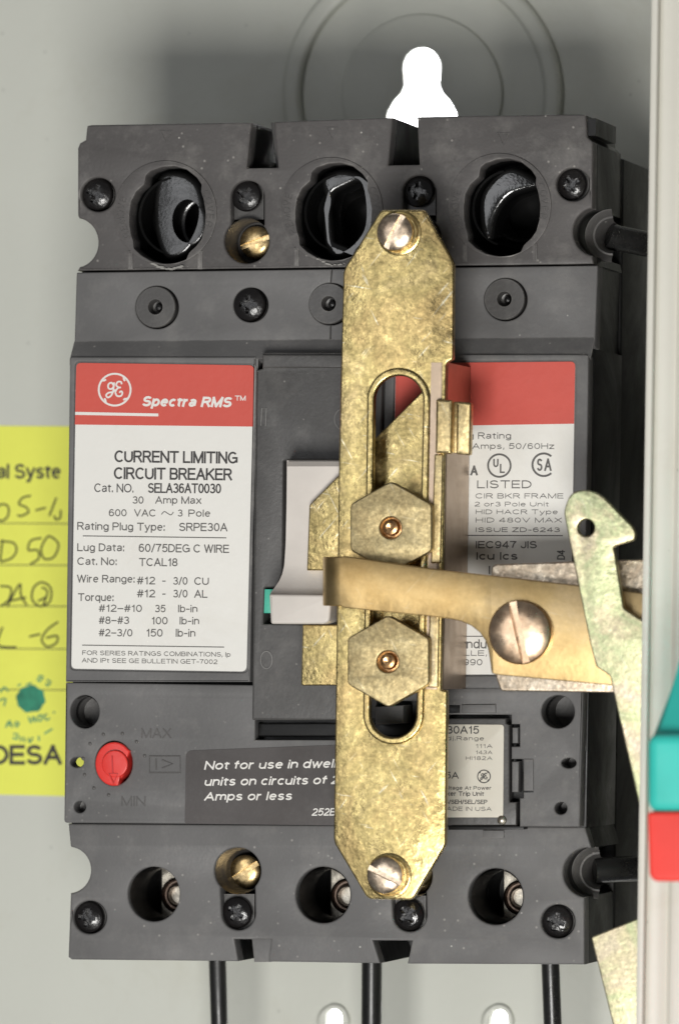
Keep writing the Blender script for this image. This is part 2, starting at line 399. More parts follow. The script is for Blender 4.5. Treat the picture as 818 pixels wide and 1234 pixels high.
def metal(name, stops, rough=(0.28, 0.5), scale=90.0, bump=0.35, flecks=0.5, streak=None, fleckcol=(0.9, 0.85, 0.66), sparkle=0.8):
    mt, nt, b = nodes(name); L = nt.links
    tc = N(nt, 'ShaderNodeNewGeometry').outputs['Position']
    mp = N(nt, 'ShaderNodeMapping'); L.new(tc, mp.inputs[0])
    if streak: mp.inputs['Scale'].default_value = streak
    n1 = N(nt, 'ShaderNodeTexNoise', i_Scale=scale, i_Detail=6.0, i_Roughness=0.65, i_Distortion=0.6); L.new(mp.outputs[0], n1.inputs['Vector'])
    base = ramp(nt, n1.outputs[0], stops)
    # scratches: three sets of thin stretched noise
    prev = base.outputs[0]; sf = None
    for k, (an, sx, sy) in enumerate(((0.5, 1400, 130), (-0.7, 1250, 110), (1.4, 1600, 160))):
        m1 = N(nt, 'ShaderNodeMapping'); m1.inputs['Rotation'].default_value = (0, an, 0)
        m2 = N(nt, 'ShaderNodeMapping'); m2.inputs['Scale'].default_value = (sx, 200, sy)
        L.new(tc, m1.inputs[0]); L.new(m1.outputs[0], m2.inputs[0])
        ns = N(nt, 'ShaderNodeTexNoise', i_Scale=1.0, i_Detail=2.0); L.new(m2.outputs[0], ns.inputs['Vector'])
        r = ramp(nt, ns.outputs[0], [(0.69, g3(0)), (0.77, g3(flecks*0.8))])
        prev = mixc(nt, r.outputs[0], prev, fleckcol)
        if sf is None: sf = r.outputs[0]
    # fine sparkle of the plating, glints painted into the colour by noise
    ng = N(nt, 'ShaderNodeTexNoise', i_Scale=1100.0, i_Detail=3.0, i_Roughness=0.7); L.new(tc, ng.inputs['Vector'])
    gl = ramp(nt, ng.outputs[0], [(0.36, g3(0.60)), (0.5, g3(0.92)), (0.60, g3(1.12)), (0.68, g3(1.6))])
    mm = nt.nodes.new('ShaderNodeMix'); mm.data_type = 'RGBA'; mm.blend_type = 'MULTIPLY'; mm.inputs[0].default_value = sparkle
    L.new(prev, mm.inputs[6]); L.new(gl.outputs[0], mm.inputs[7]); prev = mm.outputs[2]
    L.new(prev, b.inputs['Base Color']); b.inputs['Metallic'].default_value = 1.0
    n3 = N(nt, 'ShaderNodeTexNoise', i_Scale=scale*5, i_Detail=5.0); L.new(tc, n3.inputs['Vector'])
    rr = ramp(nt, n3.outputs[0], [(0.3, g3(rough[0])), (0.7, g3(rough[1]))]); L.new(rr.outputs[0], b.inputs['Roughness'])
    nb = N(nt, 'ShaderNodeTexNoise', i_Scale=900.0, i_Detail=4.0); L.new(tc, nb.inputs['Vector'])
    bp = N(nt, 'ShaderNodeBump', i_Strength=bump, i_Distance=0.00012); L.new(nb.outputs[0], bp.inputs['Height'])
    n4 = N(nt, 'ShaderNodeTexNoise', i_Scale=60.0, i_Detail=1.0); L.new(tc, n4.inputs['Vector'])
    bp2 = N(nt, 'ShaderNodeBump', i_Strength=bump*0.25, i_Distance=0.002); L.new(n4.outputs[0], bp2.inputs['Height']); L.new(bp.outputs[0], bp2.inputs['Normal'])
    L.new(bp2.outputs[0], b.inputs['Normal'])
    return mt
def paper(name, col, var=0.06, rough=0.55, scale=60.0):
    mt, nt, b = nodes(name); L = nt.links
    tc = N(nt, 'ShaderNodeNewGeometry').outputs['Position']
    n1 = N(nt, 'ShaderNodeTexNoise', i_Scale=scale, i_Detail=6.0, i_Roughness=0.6); L.new(tc, n1.inputs['Vector'])
    r = ramp(nt, n1.outputs[0], [(0.3, tuple(c*(1-var) for c in col)), (0.7, tuple(min(1, c*(1+var)) for c in col))])
    vo = N(nt, 'ShaderNodeTexVoronoi', i_Scale=130.0); L.new(tc, vo.inputs['Vector'])
    lt = ramp(nt, vo.outputs['Distance'], [(0.03, g3(0.5)), (0.06, g3(0))])
    c = mixc(nt, lt.outputs[0], r.outputs[0], tuple(x*0.6 for x in col))
    nd = N(nt, 'ShaderNodeTexNoise', i_Scale=28.0, i_Detail=9.0, i_Roughness=0.72, i_Distortion=0.4); L.new(tc, nd.inputs['Vector'])
    rd = ramp(nt, nd.outputs[0], [(0.52, g3(0)), (0.8, g3(0.30))])
    c = mixc(nt, rd.outputs[0], c, tuple(x*m for x, m in zip(col, (0.66, 0.60, 0.48))))
    L.new(c, b.inputs['Base Color']); b.inputs['Roughness'].default_value = rough
    nb = N(nt, 'ShaderNodeTexNoise', i_Scale=600.0, i_Detail=3.0); L.new(tc, nb.inputs['Vector'])
    bp = N(nt, 'ShaderNodeBump', i_Strength=0.25, i_Distance=0.0002); L.new(nb.outputs[0], bp.inputs['Height']); L.new(bp.outputs[0], b.inputs['Normal'])
    return mt
M = {}
M['plastic'] = plastic('charcoal_plastic', (0.142, 0.139, 0.138), 0.54, 0.9, spec=0.3, wear_highlight=0.6)
M['plastic_dark'] = plastic('dark_plastic', (0.072, 0.069, 0.067), 0.46, 0.7, wear_highlight=0.35)
M['plastic_top'] = plastic('worn_charcoal_plastic', (0.098, 0.092, 0.090), 0.54, 1.3, 0.4, spec=0.3, wear_highlight=0.8)
M['mark'] = plastic('moulded_mark', (0.105, 0.10, 0.097), 0.5, 0.3, 0.2, 0.3)
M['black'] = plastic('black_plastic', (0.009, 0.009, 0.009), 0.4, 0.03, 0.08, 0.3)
M['cable'] = plastic('cable_jacket', (0.012, 0.012, 0.012), 0.33, 0.12, 0.12)
M['screw'] = plastic('black_oxide', (0.008, 0.007, 0.007), 0.24, 0.15, 0.4, 0.6)
M['beige'] = plastic('beige_plastic', (0.66, 0.61, 0.56), 0.42, 0.12, 0.12, dustcol=(0.3, 0.28, 0.26))
M['teal_clip'] = plastic('green_plastic', (0.06, 0.45, 0.32), 0.4, 0.05)
M['red'] = plastic('red_plastic', (0.80, 0.045, 0.035), 0.38, 0.04, 0.05)
M['teal'] = plastic('teal_plastic', (0.05, 0.58, 0.50), 0.4, 0.02, 0.05)
M['redgrip'] = plastic('red_grip', (0.86, 0.05, 0.035), 0.4, 0.02, 0.05)
M['panel'] = paper('grey_enamel', (0.62, 0.63, 0.565), 0.03, 0.42, 18)
M['wallpaint'] = paper('beige_enamel', (0.66, 0.64, 0.57), 0.03, 0.45, 20)
M['white'] = paper('white_paint', (0.85, 0.85, 0.85), 0.02, 0.7)
M['label'] = paper('label_white', (0.80, 0.785, 0.74), 0.025, 0.5, 40)
M['cream'] = paper('label_cream', (0.66, 0.62, 0.53), 0.03, 0.5, 40)
M['labelred'] = paper('label_red', (0.62, 0.085, 0.06), 0.05, 0.5, 40)
M['ink'] = paper('black_ink', (0.045, 0.042, 0.042), 0.2, 0.6)
M['greyink'] = paper('grey_ink', (0.11, 0.105, 0.10), 0.2, 0.6)
M['whiteink'] = paper('white_ink', (0.80, 0.78, 0.74), 0.03, 0.5)
M['greylabel'] = plastic('grey_brown_label', (0.062, 0.054, 0.052), 0.55, 0.4, 0.1)
M['yellow'] = paper('yellow_paper', (0.90, 0.93, 0.13), 0.05, 0.6, 30)
M['pen'] = paper('pen_ink', (0.03, 0.028, 0.012), 0.3, 0.6)
M['stamp'] = paper('green_stamp_ink', (0.03, 0.27, 0.16), 0.4, 0.6, 300)
M['brass'] = metal('yellow_zinc', [(0.2, (0.54, 0.37, 0.15)), (0.40, (0.58, 0.43, 0.19)), (0.54, (0.53, 0.42, 0.18)), (0.70, (0.62, 0.48, 0.24)), (0.88, (0.68, 0.55, 0.37))], (0.20, 0.42), 50, 0.6, 1.0, sparkle=0.8)
M['brass_edge'] = metal('yellow_zinc_edge', [(0.3, (0.62, 0.45, 0.2)), (0.6, (0.8, 0.64, 0.34)), (0.8, (0.7, 0.6, 0.45))], (0.3, 0.5), 60, 0.3, 0.4, streak=(3, 1, 0.3))
M['flange'] = metal('plated_flange', [(0.3, (0.42, 0.31, 0.22)), (0.7, (0.52, 0.41, 0.31))], (0.3, 0.42), 60, 0.06, 0.1, streak=(1, 1, 0.2), sparkle=0.1)
M['nut'] = metal('zinc_nut', [(0.3, (0.40, 0.31, 0.16)), (0.55, (0.48, 0.39, 0.21)), (0.75, (0.55, 0.46, 0.27))], (0.4, 0.6), 160, 0.45, 0.4)
M['arm'] = metal('bronze_arm', [(0.3, (0.48, 0.32, 0.13)), (0.5, (0.60, 0.43, 0.20)), (0.7, (0.66, 0.50, 0.28))], (0.30, 0.42), 40, 0.18, 0.15, sparkle=0.15)
M['zinc'] = metal('speckled_zinc', [(0.3, (0.48, 0.38, 0.28)), (0.5, (0.60, 0.50, 0.38)), (0.7, (0.72, 0.64, 0.52))], (0.3, 0.55), 260, 0.7, 0.6)
M['hook'] = metal('green_zinc', [(0.3, (0.66, 0.55, 0.44)), (0.42, (0.68, 0.61, 0.40)), (0.5, (0.54, 0.58, 0.34)), (0.58, (0.72, 0.65, 0.42)), (0.7, (0.68, 0.55, 0.49))], (0.32, 0.52), 55, 0.6, 0.7, sparkle=0.6)
M['copper'] = metal('copper_pin', [(0.3, (0.62, 0.33, 0.14)), (0.7, (0.82, 0.5, 0.25))], (0.25, 0.4), 300, 0.4, 0.2)
M['screwmetal'] = metal('steel_screw', [(0.3, (0.66, 0.50, 0.36)), (0.6, (0.82, 0.68, 0.52)), (0.8, (0.88, 0.78, 0.65))], (0.24, 0.42), 140, 0.25, 0.4)
M['pivot'] = metal('coppery_screw', [(0.3, (0.72, 0.46, 0.28)), (0.6, (0.88, 0.66, 0.46)), (0.8, (0.92, 0.76, 0.58))], (0.24, 0.40), 90, 0.2, 0.4, sparkle=0.4)
M['brassscrew'] = metal('brass_screw', [(0.3, (0.60, 0.42, 0.19)), (0.7, (0.82, 0.64, 0.36))], (0.2, 0.38), 160, 0.2, 0.3)
M['darksteel'] = metal('dark_steel', [(0.3, (0.10, 0.07, 0.055)), (0.7, (0.22, 0.17, 0.14))], (0.3, 0.5), 120, 0.3, 0.2)
M['lug'] = metal('lug_metal', [(0.3, (0.55, 0.5, 0.42)), (0.7, (0.75, 0.71, 0.62))], (0.3, 0.5), 120, 0.3, 0.2)

# ================================================================== SETTING
o = mk('wall', *G().add(box(-600, 600, 330, 335, -600, 600)).__dict__.values(), M['white'])
tag(o, 'bright white wall seen through the keyhole of the enclosure', kind='structure')

enc = thing('enclosure', 'grey painted metal enclosure with a stamped keyhole back panel and beige side edge', 'enclosure', P(409, 617, -81))
KEY = circ(508, 81, 22.5, 24, 24, 180, 360, True)+[(529, 103), (533, 112), (542, 121), (550, 136)]+circ(508, 148, 42, 42, 24, 0, 180, True)+[(466, 136), (474, 121), (483, 112), (487, 103)]
KEY = rnd([(x, y, 2) for x, y in KEY], 1)
HB = -80
def keyslot(cx, cy, r): return circ(cx, cy, r, r, 12, 180, 360, True)+circ(cx, cy+90, r, r, 12, 0, 180, True)
slots = [keyslot(403, 1226, 8.5), keyslot(602, 1227, 9)]
g = G()
g.add(prism([(-260, -260), (1300, -260), (1300, 1500), (-260, 1500)], [KEY]+slots, HB, 1.6, 0.0))
g.mk('back_panel', M['panel'], enc)
g = G(); g.add(prism(circ(508, 113, 169, 169, 96), [circ(508, 113, 146, 146, 96)], HB+1.5, 1.48, 1.2, 4))
g.mk('stamped_ring', M['panel'], enc)
g = G(); g.add(prism(circ(508, 113, 97, 97, 72), [KEY], HB+0.9, 0.88, 0.35, 3))
g.mk('stamped_disc', M['panel'], enc)
for cx in (401, 599):
    g = G(); g.add(prism(circ(cx, 1232, 20, 20, 32), [keyslot(cx+2.5, 1227, 11)], HB+1.0, 0.98, 0.8, 4))
    g.mk('stamped_boss', M['panel'], enc)

# side of the enclosure: front lip, then face falling away outwards
def vbar(profile, ytop=-200, ybot=1450, h0=40, x_at=lambda y: 784.5-0.0154*y):
    """profile: [(dx mm, h mm)] closed; swept down the leaning line"""
    v = []; f = []; n = len(profile); rows = [ytop, ybot]
    for y in rows:
        b = P(x_at(y), y, h0)
        for dx, h in profile: v.append((b.x+dx, -h, b.z))
    for i in range(n):
        j = (i+1) % n; f.append((i, j, n+j, n+i))
    f.append(tuple(range(n))[::-1]); f.append(tuple(range(n, 2*n)))
    return v, f
vv, ff = vbar([(0.25, 39.0), (0.0, 39.5), (0.08, 39.85), (0.35, 40), (1.0, 40), (1.25, 39.9), (1.4, 39.6), (1.45, 38.4), (1.1, 37.5), (0.2, 37.5)])
mk('front_lip', vv, ff, M['wallpaint'], enc)
vv, ff = vbar([(0.9, 37.4), (1.5, 37.8), (2.6, 37.9), (4.2, 37.5), (5.2, 36.9), (5.6, 37.2), (6.2, 37.9), (7.2, 38.2), (16, 36), (24, 30), (24, -82), (22, -82), (22, 28), (8, 33), (1.6, 35), (0.9, 35)])
mk('side_wall', vv, ff, M['wallpaint'], enc)

# yellow sticker on the back panel
g = G().add(prism(rnd([(-120, 512), (130, 514), (126, 961), (-120, 955)]), [], HB+0.16, 0.12, 0))
st = g.mk('paper_sticker', M['yellow'])
tag(st, 'bright yellow ruled sticker with handwriting and green stamp left of the breaker', 'sticker')
hs = HB+0.19
k = 2.6255
def q(pts): return [(x/k, 500+y/k) for x, y in pts]
g = G()
for y in (343, 475, 605, 740, 870): g.add(ribbon([(-60, 499.5+y/k), (90, 500.5+y/k)], 1.1, hs))
g.add(text('al Syste', -4, 73.5, 559, 577, hs, 0, 0.022)); g.add(text('DESA', -11, 74.5, 898, 922, hs, 0, 0.028))
g.mk('lettering', M['ink'], st)
g = G(); hs2 = hs+0.01
for pts, cl in (([(28, 300), (22, 325), (0, 335), (-15, 312), (0, 285), (20, 285)], 1), ([(98, 256), (72, 262), (60, 282), (82, 292), (90, 308), (66, 320), (55, 316)], 0),
                ([(112, 302), (145, 294)], 0), ([(178, 262), (156, 320)], 0), ([(192, 300), (190, 326), (176, 330), (172, 318)], 0),
                ([(8, 395), (0, 462)], 0), ([(0, 400), (42, 405), (52, 430), (34, 455), (0, 465)], 0),
                ([(132, 390), (98, 398), (90, 428), (118, 428), (122, 455), (96, 472)], 0), ([(160, 385), (185, 410), (170, 450), (140, 455), (130, 425), (145, 392)], 1),
                ([(0, 542), (34, 548), (28, 585), (0, 607)], 0), ([(22, 608), (62, 536), (66, 570), (84, 602)], 0), ([(36, 588), (82, 578)], 0),
                ([(132, 530), (160, 548), (158, 590), (128, 606), (102, 585), (106, 548)], 1), ([(132, 545), (150, 560), (136, 604)], 0), ([(120, 590), (150, 575)], 0),
                ([(8, 672), (-6, 728), (52, 736)], 0), ([(92, 702), (128, 694)], 0), ([(184, 655), (150, 680), (132, 712), (150, 734), (178, 722), (180, 700), (146, 706)], 0)):
    g.add(ribbon(smooth(q(pts), 6, bool(cl)), 2.3, hs2, bool(cl)))
g.mk('handwriting', M['pen'], st)
g = G(); g.add(flat([(37+17.5*math.cos(a/24*6.283)*(1+0.06*math.sin(a*2.1)), 842.5+16.5*math.sin(a/24*6.283)*(1+0.07*math.cos(a*1.7))) for a in range(24)], hs2))
for pts in ([(0, 880), (14, 862), (26, 876)], [(-4, 905), (18, 898), (12, 922)], [(56, 858), (66, 852)], [(82, 856), (100, 848)], [(118, 842), (126, 826), (136, 832), (122, 846)], [(148, 838), (160, 846), (150, 858), (146, 848)],
            [(18, 990), (30, 968), (38, 990)], [(22, 980), (36, 980)], [(48, 972), (60, 976), (52, 988), (46, 976)], [(90, 955), (98, 975), (106, 955), (112, 974)], [(120, 955), (132, 950), (130, 968), (118, 966), (120, 955)], [(150, 948), (140, 952), (146, 966), (158, 960)], [(168, 940), (174, 944)],
            [(42, 1010), (56, 1012), (54, 1026), (40, 1022)], [(66, 1018), (66, 1034)], [(76, 1020), (78, 1036)], [(90, 1022), (94, 1038), (104, 1020)], [(122, 1016), (124, 1032)], [(140, 1010), (166, 994)]):
    g.add(ribbon(smooth(q(pts), 3), 2.0, hs2))
g.mk('green_stamp', M['stamp'], st)

# ================================================================== CIRCUIT BREAKER
br = thing('circuit_breaker', 'charcoal three pole moulded circuit breaker with red and white rating labels', 'circuit breaker', P(400, 1160, -79))
# base under the covers
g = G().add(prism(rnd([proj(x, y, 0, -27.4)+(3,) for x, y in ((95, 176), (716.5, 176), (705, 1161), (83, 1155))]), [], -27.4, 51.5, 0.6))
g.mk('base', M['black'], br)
HOLE = [(312,480),(320,420),(345,370),(385,335),(393,290),(418,268),(440,262),(470,250),(530,245),(590,260),(640,300),(664,335),(661,370),(674,410),(684,470),(681,540),(665,600),(640,635),(604,668),(588,703),(540,722),(480,724),(420,711),(370,682),(333,647),(330,610),(320,580),(312,530)]
HOLE = [(80+x*.2445, 140+y*.2445) for x, y in HOLE]
def hole(dx, dy, s=1.0):
    return rnd([(202+(x-202)*s+dx, 257+(y-257)*s+dy, 1.5) for x, y in HOLE], 2)
offs = [(0, 0), (200, -4), (403, -9)]
def notch_arc(cx, cy, rx, ry, a0, a1, n=20): return circ(cx, cy, rx, ry, n, a0, a1, True)
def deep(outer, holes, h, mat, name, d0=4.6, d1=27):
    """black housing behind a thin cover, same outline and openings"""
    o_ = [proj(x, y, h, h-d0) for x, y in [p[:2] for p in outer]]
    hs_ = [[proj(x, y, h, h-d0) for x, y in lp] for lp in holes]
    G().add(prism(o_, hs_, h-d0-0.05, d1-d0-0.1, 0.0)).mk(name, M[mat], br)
oblong = lambda x, y0, y1, r: circ(x, y0, r, r, 14, 180, 360, True)+circ(x, y1, r, r, 14, 0, 180, True)
top = ([(104, 156), (105, 151), (110, 150), (303, 147), (297, 202), (335, 201.5), (330, 146), (473, 141), (467.5, 198.5), (505, 198), (502, 140), (700, 137), (705, 138), (706, 142), (707, 164), (710, 167), (714, 171)]
       + notch_arc(717, 279, 27, 29, 262, 98)[0:] + [(715, 318), (93, 326)] + notch_arc(90, 292, 28, 30, 78, -80) + [(93.5, 259), (93.5, 178), (96, 172), (103, 168)])
sc_top = [(118, 234, 20), (298, 236, 19), (505, 230, 20), (690, 222, 19)]
holes = [hole(*p) for p in offs]
holes += [circ(118, 234, 20.5), circ(690, 222, 20)]
for (x, y, yb) in ((298, 237, 290), (505, 231, 286)):
    r = 20; R = 27
    holes.append(circ(x, y, r, r, 20, 180, 360, True)+[(x+r, yb-20)]+circ(x-1, yb, R, R, 30, -42, 222, True)+[(x-r, yb-20)])
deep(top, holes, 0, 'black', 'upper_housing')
g = G().add(prism(top, holes, 0, 4.6, 0.45))
g.mk('upper_cover', M['plastic_top'], br)
# raised ring round each access hole, with moulded letters
for i, (dx, dy) in enumerate(offs):
    cx, cy = 199+dx, 256+dy
    g = G().add(prism(circ(cx, cy, 62, 63, 64), [hole(dx, dy, 1.012)], 0.35, 0.4, 0.15))
    for sx in (-1, 1): g.add(prism([(cx+sx*42-3, cy+46), (cx+sx*42+3, cy+46), (cx+sx*42+3, cy+68), (cx+sx*42-3, cy+68)], [], 0.25, 0.3, 0.1))
    g.add(rope([(cx-42, cy+48), (cx-42, cy+67)], 1.2, 0.5, 0.1)); g.add(rope([(cx+42, cy+48), (cx+42, cy+67)], 1.2, 0.5, 0.1))
    ring = g.mk('access_ring', M['plastic_top'], br)
    g = G()
    for word, a0, da in (('REMOVE', 205, -9.5), ('COVER', -25, 9.5)):
        for kk, ch in enumerate(word):
            a = a0+kk*-da if a0 > 100 else a0+kk*da
            a = (150+kk*9.5) if a0 > 100 else (-25+kk*10)
            if a0 > 100: a = 150+kk*9.5
            px, py = cx+54*math.cos(math.radians(a)), cy+54*math.sin(math.radians(a))
            ro = math.radians(a+90)
            w_, st_ = FONT[ch]
            for k_, pts in st_:
                pp = []
                for (u, w) in pts:
                    u2, w2 = (u-w_/2)*.8, -(w-5)*.8
                    pp.append((px+u2*math.cos(ro)-w2*math.sin(ro), py+u2*math.sin(ro)+w2*math.cos(ro)))
                g.add(rope(pp, 1.0, 0.5, 0.33))
    g.mk('moulded_lettering', M['mark'], ring)
    # moulded pointer above the hole
    tx, ty = (606, 167) if i == 2 else (200+dx, 164+dy)
    g = G().add(rope([(tx-7, ty-7), (tx+7, ty-7), (tx, ty+7)], 1.1, 0.22, 0.0, True)); g.mk('moulded_pointer', M['plastic_dark'], br)
    # sleeve deep in the hole
    hx, hy = 206+dx, 258+dy
    pm = pxmm(hx, hy, 0)
    g = G().add(lathe(hx, hy, [(45.5*pm, -13.5), (44*pm, -13), (42*pm, -14), (37*pm, -15.5), (35.5*pm, -14.7), (33*pm, -14.5), (31*pm, -15.5), (29*pm, -24)], 48))
    g.add(lathe(hx, hy, [(46*pm, -4), (43.8*pm, -4.5), (43.6*pm, -12), (45.5*pm, -13.5)], 48, 100, 250))
    g.mk('terminal_sleeve', M['black'], br)
M['gloss'] = plastic('glossy_black_plastic', (0.007, 0.007, 0.007), 0.16, 0.05, 0.15, 0.8)
INS = [([(190, 212), (215, 205), (238, 218), (246, 240), (247, 262), (240, 285), (226, 305), (205, 313), (192, 300), (184, 262)], (226, 266, 26, 34)),
       ([(386, 215), (410, 203), (440, 212), (449, 245), (446, 280), (426, 305), (404, 312), (391, 296), (388, 262), (391, 240)], None),
       ([(592, 214), (615, 200), (643, 212), (650, 225), (628, 232), (612, 240), (598, 262), (592, 290), (580, 280), (577, 240)], None)]
for (pts, e) in INS:
    hs_ = []
    if e: hs_ = [circ(*e, 36)]
    elif pts[0][0] == 386: hs_ = [rnd([(403, 232, 3), (430, 219, 3), (446, 232, 3), (445, 282, 3), (428, 300, 3), (402, 290, 3), (398, 250, 3)], 3)]
    G().add(prism(smooth(pts, 4, True), hs_, -4.5, 9, 1.3, 5)).mk('moulded_insert', M['gloss'], br)
# chipped whitish burrs under the first two holes
def burr(name, pts, w):
    g = G(); 
    for i in range(len(pts)-1):
        (x0, y0), (x1, y1) = pts[i], pts[i+1]
        n = 5
        for kx in range(n):
            x = x0+(x1-x0)*kx/n+random.uniform(-.8, .8); y = y0+(y1-y0)*kx/n+random.uniform(-.7, .7); r = random.uniform(.5, 1)*w
            g.add(prism([(x-r*1.9, y+random.uniform(-.5, .5)), (x-r*.3, y-r*.8), (x+r*1.8, y-r*.3), (x+r*1.2, y+r*.7), (x-r*.8, y+r*.6)], [], 0.42+random.uniform(0, .25), 0.6, 0.05, 0))
    g.mk(name, M['burr'], br)
M['burr'] = plastic('chipped_plastic', (0.30, 0.29, 0.27), 0.6, 0.6)
burr('chipped_edge', [(184, 318), (196, 323), (208, 324), (222, 319)], 2.0)
burr('chipped_edge', [(383, 312), (400, 320), (418, 316)], 1.6)

# black phillips screws
def screw_phillips(x, y, r, hf, ang, first={}):
    pm = pxmm(x, y, hf)
    if 'me' not in first:
        R = 3.2
        prof = [(R, 0), (R, 0.9), (R*.93, 1.25), (R*.72, 1.65), (R*.4, 1.92), (0.02, 2.0)]
        v, f = lathe(CX, CY, prof, 40, h0=0); c = P(CX, CY, 0)
        v = [(a-c.x, b, d-c.z) for a, b, d in v]; n = len(v)
        f = f+[tuple(range(40))]+[tuple(range(n-40, n))]
        w = 0.45; L_ = 1.8
        cut1 = box(-L_, L_, -3, -0.75, -w, w); cut2 = box(-w, w, -3, -0.75, -L_, L_)
        cb = rotY(box(-0.85, 0.85, -3, -0.5, -0.85, 0.85), 0.785)
        v, f = boolean((v, f), [cut1, cut2, cb])
        me = bpy.data.meshes.new('screw'); me.from_pydata([tuple(Vector(p)*MM) for p in v], [], f); me.update(); finish(me, M['screw'], 25); first['me'] = me; first['R'] = R
    c = P(x, y, hf)
    o = place('screw', first['me'], c*MM, br)
    s = r*pm/first['R']; o.scale = (s, s, s); o.rotation_euler = (0, math.radians(ang), 0)
    return o
angs = [20, 35, 10, 62]
for (x, y, r), a in zip(sc_top, angs): screw_phillips(x, y, r-0.8, -2.6, a)

# slotted screws
def slotted(x, y, r, hf, ang, mat, parent, name='screw', dome=0.32, slotw=0.15, slotd=0.5):
    pm = pxmm(x, y, hf); R = r*pm; Hh = R*dome*1.4
    prof = [(R*.92, -0.02), (R, Hh*0.15), (R, Hh*0.4), (R*.95, Hh*.62), (R*.8, Hh*.82), (R*.5, Hh*.96), (0.02, Hh)]
    v, f = lathe(CX, CY, prof, 44, h0=0); c = P(CX, CY, 0); v = [(a-c.x, b, d-c.z) for a, b, d in v]; n = len(v)
    f = f+[tuple(range(44))]+[tuple(range(n-44, n))]
    v, f = boolean((v, f), [rotY(box(-R*1.2, R*1.2, -Hh*2, -Hh*slotd, -R*slotw, R*slotw), math.radians(ang))])
    c = P(x, y, hf)
    return mk(name, [(a+c.x, b+c.y, d+c.z) for a, b, d in v], f, mat, parent, 28)
# wells with a brass screw
for (x, y) in ((298, 290), (506, 286)):
    g = G(); pm = pxmm(x, y, 0)
    g.add(lathe(x-1, y, [(26.5*pm, -0.6), (25.5*pm, -3), (25*pm, -9), (20*pm, -10), (19.5*pm, -16)], 36)); g.mk('screw_well', M['plastic_dark'], br)
    slotted(x+11, y+2, 19, -9.0, -20, M['brassscrew'], br, 'terminal_screw')

# band below the top cover, split along the middle
band_holes = [circ(189, 370, 26), circ(302, 367, 21)]
g = G().add(prism(rnd([(92, 328, 2), (399.2, 324)]+circ(398, 366, 25.5, 25.5, 20, 270, 90, True)+[(396.8, 423), (89, 427, 2)]), band_holes, 1.0, 5, 0.35)); g.mk('middle_cover', M['plastic'], br)
g = G().add(prism(rnd([(400.2, 324), (720, 319.5, 2), (716.5, 420, 2), (397.8, 423)]+circ(398.5, 366, 25.5, 25.5, 20, 90, -90, True)), [circ(609, 360.5, 26)], 1.0, 5, 0.35)); g.mk('middle_cover', M['plastic'], br)
g = G()
for yy, hh in ((409, 1.05), (427, 4.4)): pass
a0, a1 = (89.3, 411), (716.8, 405)
va = [P(89.6, 411, 1.02), P(716.8, 406, 1.02), P(712, 430, 4.3), P(84, 433, 4.3), P(84, 440, 1), P(712, 436, 1)]
g.add(([tuple(p) for p in va], [(0, 3, 2, 1), (3, 4, 5, 2), (0, 1, 5, 4), (0, 4, 3), (1, 2, 5)])); g.mk('sloped_shoulder', M['plastic'], br)
for (x, y, r) in ((189, 370, 24), (397.5, 366, 24), (609, 360.5, 24.5)):
    pm = pxmm(x, y, 1)
    g = G().add(lathe(x, y, [(r*pm, -3), (r*pm, 0.85), (r*.96*pm, 1.1), (9.0*pm, 1.1), (8.4*pm, 0.9), (7.5*pm, -1.8), (0.01, -2.2)], 40))
    pg = g.mk('round_plug', M['plastic_dark'], br)
    G().add(lathe(x+2, y, [(5.2*pm, -2), (4.8*pm, -0.6), (3.2*pm, 0.2), (0.01, 0.4)], 20)).mk('plug_pin', M['black'], pg)
g = G().add(circ and lathe(302, 367, [(21*pxmm(302, 367, 1), 0.9), (20.5*pxmm(302, 367, 1), -2)], 36)); g.mk('screw_recess', M['plastic_dark'], br)
screw_phillips(302, 367, 19.5, -0.6, 0)
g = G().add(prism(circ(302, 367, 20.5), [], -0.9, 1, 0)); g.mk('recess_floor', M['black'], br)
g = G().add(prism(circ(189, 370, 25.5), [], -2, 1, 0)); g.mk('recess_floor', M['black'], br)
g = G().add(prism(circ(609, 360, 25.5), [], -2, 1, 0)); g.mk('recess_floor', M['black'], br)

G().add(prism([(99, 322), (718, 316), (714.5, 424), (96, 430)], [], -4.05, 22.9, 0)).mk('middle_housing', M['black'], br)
# body under the label area; narrower on the left so the edge holes look through
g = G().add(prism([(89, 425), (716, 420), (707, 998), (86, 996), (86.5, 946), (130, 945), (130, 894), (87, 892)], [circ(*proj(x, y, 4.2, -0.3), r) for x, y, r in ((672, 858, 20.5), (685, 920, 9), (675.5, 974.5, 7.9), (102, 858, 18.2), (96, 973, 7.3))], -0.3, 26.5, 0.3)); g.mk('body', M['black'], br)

# ---- left label frame
LAB_L = rnd([(92, 437, 6), (306, 440, 6), (297, 809.5, 7), (86, 806, 6)])
g = G().add(prism(rnd([(84, 430, 4), (308, 430, 1), (301, 822, 1), (79, 822, 1)]), [rnd([(90.5, 435.5, 6), (307, 438.5, 6), (298.5, 811, 7), (84.3, 807.5, 6)])], 4.5, 4.6, 0.3)); g.mk('label_frame', M['plastic'], br)
g = G().add(prism([(86, 432), (311, 432), (300, 820), (82, 820)], [], 4.05, 3.6, 0)); g.mk('label_bed', M['plastic'], br)
HL = 4.3
lab = G().add(prism(LAB_L, [], HL, 0.18, 0)).mk('rating_label', M['label'], br); lab['label'] = 'left rating label with red header and full printed text'
ha = HL+0.03; hb = HL+0.06
G().add(flat(rnd([(92, 437, 6), (306, 440, 6), (304.6, 514), (90.2, 511.5)]), ha)).mk('red_header', M['labelred'], lab)
S1 = 0.012
